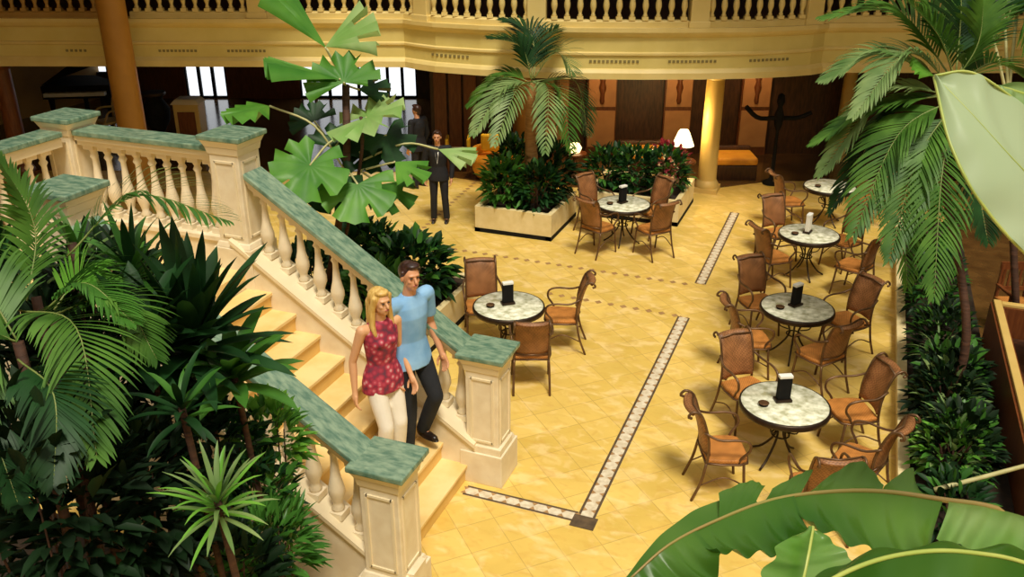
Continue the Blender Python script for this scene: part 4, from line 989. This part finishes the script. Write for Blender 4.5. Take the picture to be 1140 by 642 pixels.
def table_lamp(px, py, z, label, s=1.0, lit=True):
    p = onz(px, py, z); p.z = 0
    t = empty('side_table', p, 0, 'small dark side table under the '+label.split(',')[0], 'table')
    zt = z-.5*s; b = MB(); b.lathe([(.3, zt-.04), (.31, zt-.02), (.3, zt)], seg=20); b.build('tabletop', M['redwood'], t)
    b = MB(); b.lathe([(.2, 0), (.18, .04), (.05, .1), (.04, zt-.04)], seg=14); b.build('pedestal', M['redwood'], t)
    l = empty('table_lamp', (p.x, p.y, zt), 0, label, 'lamp')
    b = MB(); b.lathe([(.1, 0), (.1, .03), (.04, .06), (.09*s, .16), (.07*s, .26), (.02, .32), (.015, .42)], seg=14); b.build('base', M['redwood'], l)
    b = MB(); b.lathe([(.235*s, .33), (.2*s, .42), (.13*s, .60), (.09*s, .66)], seg=22); b.build('lamp_shade', M['shade'], l)
    return V((p.x, p.y, zt+.45))
LPP = table_lamp(761, 153, 1.25, 'lit table lamp, white bell shade beside the gold column')
b = MB(); b.lathe([(0, .0), (.12, .02), (.16, .12), (.1, .22), (0, .24)], seg=16); q = onz(640, 170, .5); t = b.build('glowing_bowl', M['bulb']); t.location = (q.x, q.y, .5); tag(t, 'small round glowing lamp behind the central planter', 'lamp')
t2 = MB(); t2.lathe([(.28, .46), (.28, .5)], seg=16); t2.lathe([(.16, 0), (.04, .08), (.04, .46)], seg=12); t = t2.build('side_table', M['redwood']); t.location = (q.x, q.y, 0); tag(t, 'low dark table carrying the small round glowing lamp', 'table')
# gilded chair frame behind the suited man
q = onz(510, 166, .5); t = empty('side_chair', (q.x, q.y, 0), YAW, 'yellow framed chair with white seat right of the suited man', 'chair')
b = MB(); b.box((0, 0, .46), (.5, .45, .08)); b.build('seat', M['white'], t, .02)
for sx in (-1, 1):
    b = MB(); b.box((sx*.25, 0, .6), (.07, .42, .4)); b.build('arm', M['yellow'], t, .02)
    for sy in (-1, 1): b = MB(); b.box((sx*.22, sy*.18, .21), (.045, .045, .42)); b.build('leg', M['redwood'], t)
# dark sculptural figure stand at the right recess: a coat-rack like floor sculpture
q = onz(860, 190, .3); t = empty('floor_sculpture', (q.x, q.y, 0), YAW, 'dark floor standing sculpture with outspread arms right of the gold column', 'sculpture')
b = MB(); b.lathe([(.2, 0), (.2, .05), (.05, .12), (.035, 1.2), (.09, 1.35), (.11, 1.55), (.05, 1.75), (.09, 1.85), (.07, 2.0), (.0, 2.05)], seg=14); b.build('body', M['black'], t)
b = MB(); b.tube(spline([(-.75, 0, 1.75), (-.45, 0, 1.5), (0, 0, 1.5), (.4, 0, 1.5), (.7, 0, 1.62)], 14), .05, 8); b.build('arms', M['black'], t)
b = MB(); b.lathe([(.35, 0), (.35, .5), (.3, .55), (.3, 1.1), (0, 1.1)], seg=16); q = onz(855, 190, 0); 
# pale reception cabinet and dark figures of furniture at the back left
q = BD(-7.95, 22.0); t = empty('display_cabinet', q, YAW, 'pale framed cabinet with brown panel in front of the bright window', 'cabinet')
b = MB(); b.box((0, 0, .65), (.62, .5, 1.3)); b.build('body', M['goldcol'], t, .02)
b = MB(); b.box((0, -.26, .62), (.42, .03, 1.0)); b.build('door', M['redwood'], t)
b = MB(); b.box((0, 0, 1.36), (.72, .6, .12), top=(.7, .7)); b.build('top', M['creamy'], t, .02)
t = empty('floor_urn', BD(-8.85, 22.2), 0, 'large black urn standing left of the pale cabinet', 'urn')
b = MB(); b.lathe([(.25, 0), (.22, .3), (.1, .45), (.3, .8), (.34, 1.1), (.2, 1.35), (.24, 1.45), (0, 1.46)], seg=18); b.build('body', M['black'], t)
b = MB(); b.lathe([(.28, 1.44), (.3, 1.48), (.28, 1.52)], seg=18); b.build('rim', M['iron'], t)
t = empty('grand_piano', BD(-12.2, 25.6), YAW+.15, 'black grand piano body beyond the landing at the left', 'piano')
b = MB(); b.prism([(-.9, -.6), (.9, -.6), (.95, .1), (.5, .5), (.1, 1.0), (-.5, 1.1), (-.9, .8)], .75, 1.1); b.build('case', M['black'], t)
b = MB(); b.extrude([(-.9, -.5, 1.12), (-.9, .9, 1.12), (.0, .9, 1.75), (.5, -.4, 1.6)], (0.03, 0, .03)); b.build('lid', M['black'], t)
b = MB(); b.box((0, -.7, .9), (1.6, .22, .1)); b.build('keyboard', M['white'], t)
for x, y in ((-.75, -.4), (.75, -.4), (-.2, .8)): b = MB(); b.lathe([(.07, 0), (.06, .4), (.09, .75)], (x, y, 0), 10); b.build('leg', M['black'], t)
# bentwood chair by the landing
t = empty('bentwood_chair', BD(-10.7, 23.6), YAW+2.4, 'golden wooden armchair beyond the landing, left of the tall ochre column', 'chair')
b = MB(); b.box((0, 0, .46), (.6, .55, .07)); b.build('seat', M['goldcol'], t, .02)
b = MB(); b.tube(spline([(-.3, -.27, .46), (-.3, -.32, .95), (0, -.35, 1.08), (.3, -.32, .95), (.3, -.27, .46)], 16), .03, 7); b.tube([(-.2, -.3, .48), (-.2, -.34, 1.03)], .02, 6); b.tube([(.2, -.3, .48), (.2, -.34, 1.03)], .02, 6); b.build('backrest', M['goldcol'], t)
for sx in (-1, 1):
    b = MB(); b.tube(spline([(sx*.3, -.3, .76), (sx*.33, .1, .76), (sx*.3, .25, .49)], 8), .026, 6); b.build('arm', M['goldcol'], t)
    for sy in (-1, 1): b = MB(); b.tube([(sx*.26, sy*.23, .44), (sx*.29, sy*.27, 0)], .024, 6); b.build('leg', M['goldcol'], t)

# ================================================================== PEOPLE
DG = None
def solid(prims, name, m, parent, voxel=.010, smooth=4):
    bm = bmesh.new()
    for pr in prims:
        k = pr[0]
        if k == 'cap':
            p0, r0, p1, r1 = V(pr[1]), pr[2], V(pr[3]), pr[4]
            for p, r in ((p0, r0), (p1, r1)): bmesh.ops.create_icosphere(bm, subdivisions=2, radius=r, matrix=Matrix.Translation(p))
            d = p1-p0; L = d.length
            if L > 1e-4:
                q = V((0, 0, 1)).rotation_difference(d).to_matrix().to_4x4()
                bmesh.ops.create_cone(bm, cap_ends=True, segments=16, radius1=r0, radius2=r1, depth=L, matrix=Matrix.Translation((p0+p1)/2)@q)
        elif k == 'cone':
            p0, r0, p1, r1 = V(pr[1]), pr[2], V(pr[3]), pr[4]; d = p1-p0
            q = V((0, 0, 1)).rotation_difference(d).to_matrix().to_4x4()
            bmesh.ops.create_cone(bm, cap_ends=True, segments=18, radius1=r0, radius2=r1, depth=d.length, matrix=Matrix.Translation((p0+p1)/2)@q)
        elif k == 'ell':
            rot = Euler(pr[3]).to_matrix().to_4x4() if len(pr) > 3 else Matrix.Identity(4)
            bmesh.ops.create_icosphere(bm, subdivisions=3, radius=1, matrix=Matrix.Translation(V(pr[1]))@rot@Matrix.Diagonal((*pr[2], 1)))
        elif k == 'loft':                                  # rings (centre, rx, ry)
            rings = pr[1]; seg = 20; vs = []
            for c, rx, ry in rings:
                vs.append([bm.verts.new(V(c)+V((rx*cos(2*pi*j/seg), ry*sin(2*pi*j/seg), 0))) for j in range(seg)])
            for a, c in zip(vs, vs[1:]):
                for j in range(seg): bm.faces.new((a[j], a[(j+1) % seg], c[(j+1) % seg], c[j]))
            bm.faces.new(vs[0][::-1]); bm.faces.new(vs[-1])
    me = bpy.data.meshes.new(name); bm.to_mesh(me); bm.free()
    o = bpy.data.objects.new(name, me); COL.objects.link(o)
    r = o.modifiers.new('r', 'REMESH'); r.mode = 'VOXEL'; r.voxel_size = voxel
    s_ = o.modifiers.new('s', 'SMOOTH'); s_.iterations = smooth; s_.factor = .5
    dg = bpy.context.evaluated_depsgraph_get(); dg.update()
    m2 = bpy.data.meshes.new_from_object(o.evaluated_get(dg)); o.modifiers.clear(); o.data = m2; m2.name = name
    m2.materials.clear(); m2.materials.append(m)
    m2.polygons.foreach_set('use_smooth', [True]*len(m2.polygons)); m2.update()
    o.parent = parent
    return o
def hand(P, wrist, d, nrm, s=1.0, curl=.5, side=1):
    """palm + five fingers; d = direction of the fingers, nrm = palm normal"""
    d = V(d).normalized(); nrm = V(nrm); nrm = (nrm-d*nrm.dot(d)).normalized(); w = d.cross(nrm)*side; W = V(wrist)
    P.append(('cap', W, .026*s, W+d*.05*s, .027*s))
    for q in (-.026, -.009, .009, .026): P.append(('cap', W+d*.03*s+w*q*s*.8, .015*s, W+d*.095*s+w*q*s, .0125*s))
    for q, L in ((-.030, .062), (-.010, .078), (.011, .083), (.031, .074)):
        a = W+d*.095*s+w*q*s; k1 = (d+nrm*curl*.6+w*q*2).normalized(); c = a+k1*L*.5*s; k2 = (d+nrm*curl*1.7).normalized(); e = c+k2*L*.5*s
        P.append(('cap', a, .0105*s, c, .0095*s)); P.append(('cap', c, .0095*s, e, .0080*s))
    a = W+d*.03*s+w*.03*s; c = a+(d*.7+w*.8+nrm*.3).normalized()*.045*s; e = c+(d+w*.1+nrm*.5).normalized()*.04*s
    P.append(('cap', a, .014*s, c, .012*s)); P.append(('cap', c, .0115*s, e, .0095*s))
def person(name_label, loc, rz, h, J, female, mats, hair, yawhead=0):
    """J: joint places as fractions of h, x forward, y left, z up"""
    t = empty('person', loc, rz, name_label, 'person')
    j = {k: V(v)*h for k, v in J.items()}; s = h/1.8; P = []
    k = .92 if female else 1.0
    # trunk
    hip = (j['hipL']+j['hipR'])/2; ch = j['chest']; nk = j['neck']
    P.append(('loft', [(hip+V((0, 0, -.07*s)), .09*s*k, .13*s), (hip, .105*s*k, .165*s*(1.0)), (hip+V((0, 0, .09*s)), .095*s*k, .15*s*k), (hip.lerp(ch, .5), .085*s*k, .125*s*k), (ch, .11*s*k, .16*s*k), (ch+V((0, 0, .09*s)), .095*s*k, .17*s*k), (nk+V((0, 0, -.03*s)), .06*s, .10*s)]))
    for sd in 'LR':
        sh, el, wr = j['sh'+sd], j['el'+sd], j['wr'+sd]; hp, kn, an = j['hip'+sd], j['kn'+sd], j['an'+sd]
        P.append(('cap', sh, .052*s*k, sh.lerp(el, .5), .044*s*k)); P.append(('cap', sh.lerp(el, .5), .044*s*k, el, .037*s*k)); P.append(('cap', el, .037*s*k, el.lerp(wr, .3), .038*s*k)); P.append(('cap', el.lerp(wr, .3), .038*s*k, wr, .025*s*k))
        P.append(('cap', sh, .05*s*k, V((ch.x, sh.y*.4, sh.z-.02*s)), .06*s*k))
        hand(P, wr, (wr-el), V((.2, -1 if sd == 'L' else 1, 0)), s*1.0, .6, 1 if sd == 'L' else -1)
        P.append(('cap', hp, .085*s, hp.lerp(kn, .5), .072*s)); P.append(('cap', hp.lerp(kn, .5), .072*s, kn, .052*s)); P.append(('cap', kn, .052*s, kn.lerp(an, .35), .055*s)); P.append(('cap', kn.lerp(an, .35), .055*s, an, .034*s))
        P.append(('cap', an+V((-.02, 0, -.03*s)), .032*s, an+V((.12*s, 0, -.055*s)), .026*s))
    # head
    hc = j['head']; Rm = Matrix.Rotation(yawhead, 3, 'Z')
    def H(x, y, z): return hc+Rm@V((x, y, z))*s
    P.append(('cap', nk+V((0, 0, -.04*s)), .058*s*k, hc+V((0, 0, -.06*s)), .05*s*k))
    P += [('ell', H(-.012, 0, .02), (.092*s, .073*s, .095*s), (0, 0, yawhead)), ('ell', H(.022, 0, -.045), (.062*s, .055*s, .068*s), (0, 0, yawhead)), ('ell', H(.050, 0, -.085), (.028*s, .028*s, .02*s)),
          ('cap', H(.078, 0, .015), .009*s, H(.100, 0, -.022), .0135*s), ('ell', H(.066, 0, .032), (.022*s, .050*s, .012*s), (0, 0, yawhead)),
          ('ell', H(.052, .032, -.02), (.025*s, .022*s, .02*s)), ('ell', H(.052, -.032, -.02), (.025*s, .022*s, .02*s)),
          ('ell', H(-.005, .076, -.005), (.018*s, .009*s, .03*s), (0, 0, yawhead)), ('ell', H(-.005, -.076, -.005), (.018*s, .009*s, .03*s), (0, 0, yawhead)), ('ell', H(.078, 0, -.05), (.012*s, .024*s, .010*s), (0, 0, yawhead))]
    solid(P, 'body', mats['skin'], t, .0075, 3)
    b = MB(); b.ell(H(.076, .029, .012), (.010*s, .013*s, .007*s), 10, 6); b.build('eye', M['eye'], t)
    b = MB(); b.ell(H(.076, -.029, .012), (.010*s, .013*s, .007*s), 10, 6); b.build('eye', M['eye'], t)
    b = MB(); b.ell(H(.086, 0, -.050), (.008*s, .022*s, .007*s), 10, 6); b.build('lips', M['lips'], t)
    # hair
    Q = []
    if hair == 'long':
        Q += [('ell', H(-.028, 0, .040), (.094*s, .088*s, .092*s), (0, 0, yawhead)), ('ell', H(.02, 0, .093), (.06*s, .065*s, .03*s))]
        for sd in (-1, 1):
            Q += [('cap', H(.02, sd*.078, .05), .026*s, H(-.01, sd*.088, -.06), .03*s), ('cap', H(-.01, sd*.088, -.06), .03*s, H(-.0, sd*.10, -.19), .028*s), ('cap', H(-.0, sd*.10, -.19), .028*s, H(.03, sd*.095, -.27), .016*s)]
        Q += [('cap', H(-.08, .04, .0), .045*s, H(-.085, .05, -.24), .035*s), ('cap', H(-.08, -.04, .0), .045*s, H(-.085, -.05, -.26), .035*s), ('cap', H(-.09, 0, .0), .045*s, H(-.1, 0, -.28), .03*s)]
    else:
        Q += [('ell', H(-.028, 0, .042), (.092*s, .083*s, .088*s), (0, 0, yawhead)), ('ell', H(.02, .01, .10), (.062*s, .062*s, .028*s)), ('cap', H(.01, .076, .05), .015*s, H(-.015, .078, .01), .012*s), ('cap', H(.01, -.076, .05), .015*s, H(-.015, -.078, .01), .012*s), ('cap', H(-.07, 0, .0), .05*s, H(-.06, 0, -.055), .04*s)]
    solid(Q, 'hair', mats['hair'], t, .008, 2)
    # trousers
    T = [('loft', [(hip+V((0, 0, -.08*s)), .10*s, .145*s), (hip, .118*s, .178*s), (hip+V((0, 0, .07*s)), .108*s*k, .165*s*k), (hip+V((0, 0, .10*s)), .104*s*k, .158*s*k)])]
    for sd in 'LR':
        hp, kn, an = j['hip'+sd], j['kn'+sd], j['an'+sd]
        T += [('cap', hp+V((0, 0, -.01)), .096*s, hp.lerp(kn, .5), .084*s), ('cap', hp.lerp(kn, .5), .084*s, kn, .068*s), ('cap', kn, .068*s, kn.lerp(an, .35), .068*s), ('cone', kn.lerp(an, .33), .068*s, an+V((0, 0, -.02*s)), .060*s)]
    solid(T, 'trousers', mats['legs'], t, .011, 3)
    for sd in 'LR':
        an = j['an'+sd]; z = an.z-.085*s
        b_ = [('cap', an+V((-.03*s, 0, -.045*s)), .038*s, an+V((.15*s, 0, -.058*s)), .032*s), ('ell', an+V((.06*s, 0, -.072*s)), (.14*s, .046*s, .016*s))]
        solid(b_, 'shoe', mats['shoes'], t, .008, 2)
    # top
    if mats['kind'] != 'none':
        U = [('loft', [(hip+V((0, 0, mats['hem']*s)), .142*s, .202*s), (hip, .136*s, .196*s), (hip+V((0, 0, .06*s)), .124*s, .182*s), (hip.lerp(ch, .45), .105*s*k, .148*s*k), (ch+V((.01*female, 0, 0)), .128*s*k, .176*s*k), (ch+V((0, 0, .09*s)), .110*s*k, .182*s*k), (nk+V((0, 0, -.045*s)), .078*s, .12*s), (nk+V((0, 0, -.015*s)), .066*s*k, .075*s*k)])]
        for sd in 'LR':
            sh, el, wr = j['sh'+sd], j['el'+sd], j['wr'+sd]
            if mats['kind'] == 'short': U += [('cap', sh, .066*s, V((ch.x, sh.y*.4, sh.z-.02*s)), .072*s), ('cone', sh, .066*s, sh.lerp(el, .72), .062*s)]
            if mats['kind'] == 'long': U += [('cap', sh, .068*s, V((ch.x, sh.y*.4, sh.z-.02*s)), .074*s), ('cap', sh, .066*s, el, .055*s), ('cone', el, .055*s, wr+(wr-el).normalized()*-.01, .042*s), ('ell', el, (.055*s,)*3)]
        if female: U += [('ell', ch+V((.075*s, .055*s, .0)), (.055*s, .055*s, .055*s)), ('ell', ch+V((.075*s, -.055*s, .0)), (.055*s, .055*s, .055*s))]
        solid(U, mats['topname'], mats['top'], t, .009, 3)
    return t, j, s

# man in the light blue shirt, a step behind and beyond the woman
zt1 = RISE*2
JM = dict(hipL=(0, .052, .515), hipR=(0, -.052, .515), chest=(0, 0, .735), neck=(.005, 0, .845), head=(.022, 0, .925), shL=(0, .112, .805), shR=(0, -.112, .805),
          elL=(-.03, .150, .635), wrL=(.045, .150, .495), elR=(-.035, -.135, .635), wrR=(.035, -.135, .485),
          knL=(.10, .055, .315), anL=(-.005, .055, .10), knR=(.03, -.05, .28), anR=(0, -.05, .045))
man_loc = V((-4.02, 7.42, zt1)); 
person('person in light blue shirt and dark trousers walking down the stairs beside the blond woman', man_loc, R(-22), 2.26, JM, False,
       dict(skin=M['skin'], hair=M['darkhair'], legs=M['navy'], shoes=M['shoe'], kind='short', top=M['blueshirt'], topname='shirt', hem=-.06), 'short', R(-12))
JW = dict(hipL=(0, .05, .515), hipR=(0, -.05, .515), chest=(0, 0, .725), neck=(.005, 0, .84), head=(.022, 0, .922), shL=(0, .098, .795), shR=(0, -.098, .795),
          elL=(-.02, .122, .63), wrL=(.055, .128, .50), elR=(-.04, -.135, .63), wrR=(-.015, -.15, .475),
          knL=(.06, .045, .28), anL=(.015, .05, .045), knR=(.075, -.045, .285), anR=(.03, -.045, .045))
person('blond person in red patterned sleeveless top and white trousers on the stairs', V((-4.15, 7.03, zt1)), R(-28), 2.12, JW, True,
       dict(skin=M['skinlight'], hair=M['blond'], legs=M['whitecloth'], shoes=M['whitecloth'], kind='sleeveless', top=M['blouse'], topname='blouse', hem=-.10), 'long', R(6))
# suited man on the court floor
JS = dict(hipL=(0, .052, .52), hipR=(0, -.052, .52), chest=(0, 0, .735), neck=(.005, 0, .845), head=(.015, 0, .925), shL=(0, .115, .805), shR=(0, -.115, .805),
          elL=(-.01, .150, .635), wrL=(.035, .14, .49), elR=(-.01, -.150, .635), wrR=(.035, -.14, .49),
          knL=(.015, .062, .28), anL=(0, .075, .045), knR=(.02, -.055, .28), anR=(0, -.065, .045))
sl = onz(490, 246, 0)
t, j, s = person('person in a black suit and white shirt standing on the court floor', sl, R(-75)+0.05, 1.86, JS, False,
       dict(skin=M['skin'], hair=M['darkhair'], legs=M['suit'], shoes=M['shoe'], kind='long', top=M['suit'], topname='jacket', hem=-.10), 'short', 0)
b = MB(); ch = j['chest']; nk = j['neck']
b.add([nk+V((.062, .035, -.02))*s, nk+V((.062, -.035, -.02))*s, ch+V((.134, -.028, .02))*s, ch+V((.118, 0, -.15))*s, ch+V((.134, .028, .02))*s,
       nk+V((.05, .035, -.02))*s, nk+V((.05, -.035, -.02))*s, ch+V((.11, -.028, .02))*s, ch+V((.09, 0, -.15))*s, ch+V((.11, .028, .02))*s], [(0, 1, 2, 3, 4), (9, 8, 7, 6, 5), (0, 5, 6, 1), (1, 6, 7, 2), (2, 7, 8, 3), (3, 8, 9, 4), (4, 9, 5, 0)])
b.build('shirt_front', M['white'], t)
sl2 = onz(468, 208, 0)
person('person in dark clothes standing just behind the suited one', sl2, R(165), 1.86, JS, False,
       dict(skin=M['skin'], hair=M['darkhair'], legs=M['suit'], shoes=M['shoe'], kind='long', top=M['suit'], topname='jacket', hem=-.12), 'short', 0)

# ================================================================== LIGHT
sc = bpy.context.scene
w = bpy.data.worlds.new('sky'); sc.world = w; w.use_nodes = True
bg = w.node_tree.nodes['Background']; bg.inputs[0].default_value = (1.0, .93, .80, 1); bg.inputs[1].default_value = .74
sd = bpy.data.lights.new('sun', 'SUN'); sd.energy = 3.15; sd.angle = R(14); sd.color = (1, .93, .78)
so = bpy.data.objects.new('sun', sd); COL.objects.link(so); so.rotation_euler = Euler((R(22), R(16), 0)); so.location = (0, 0, 9)
def plight(p, e, c, r=.1):
    l = bpy.data.lights.new('lamp_light', 'POINT'); l.energy = e; l.color = c; l.shadow_soft_size = r
    o = bpy.data.objects.new('lamp_light', l); COL.objects.link(o); o.location = p
plight(LPP+V((0, 0, .35)), 80, (1, .68, .25), .08)
def spot(p, tgt, e, c, ang=70):
    l = bpy.data.lights.new('added_recess_spot', 'SPOT'); l.energy = e; l.color = c; l.spot_size = R(ang); l.spot_blend = .6; l.shadow_soft_size = .08
    o = bpy.data.objects.new('added_recess_spot', l); COL.objects.link(o); o.location = p; o.rotation_euler = (V(tgt)-V(p)).to_track_quat('-Z', 'Y').to_euler()
for px, py in ((717, 166), (817, 172), (550, 172), (640, 170)):
    q = onz(px, py, .5); spot(V((q.x, q.y, 2.68)), V((q.x, q.y, 0)), 110, (1, .72, .32), 62)  # added spots without fittings, to make the amber seats glow
for px in (669, 756, 840):
    q = BD((px-570)/1000*(21.4*.9135+1.8), 21.1, 2.68); spot(q, q+FH*.85+V((0, 0, -1.5)), 45, (1, .6, .3), 80)  # more added spots, brightening the peach panels
sc.view_settings.view_transform = 'Standard'; sc.view_settings.look = 'None'; sc.view_settings.exposure = 0; sc.view_settings.gamma = 1
sc.view_settings.use_curve_mapping = False
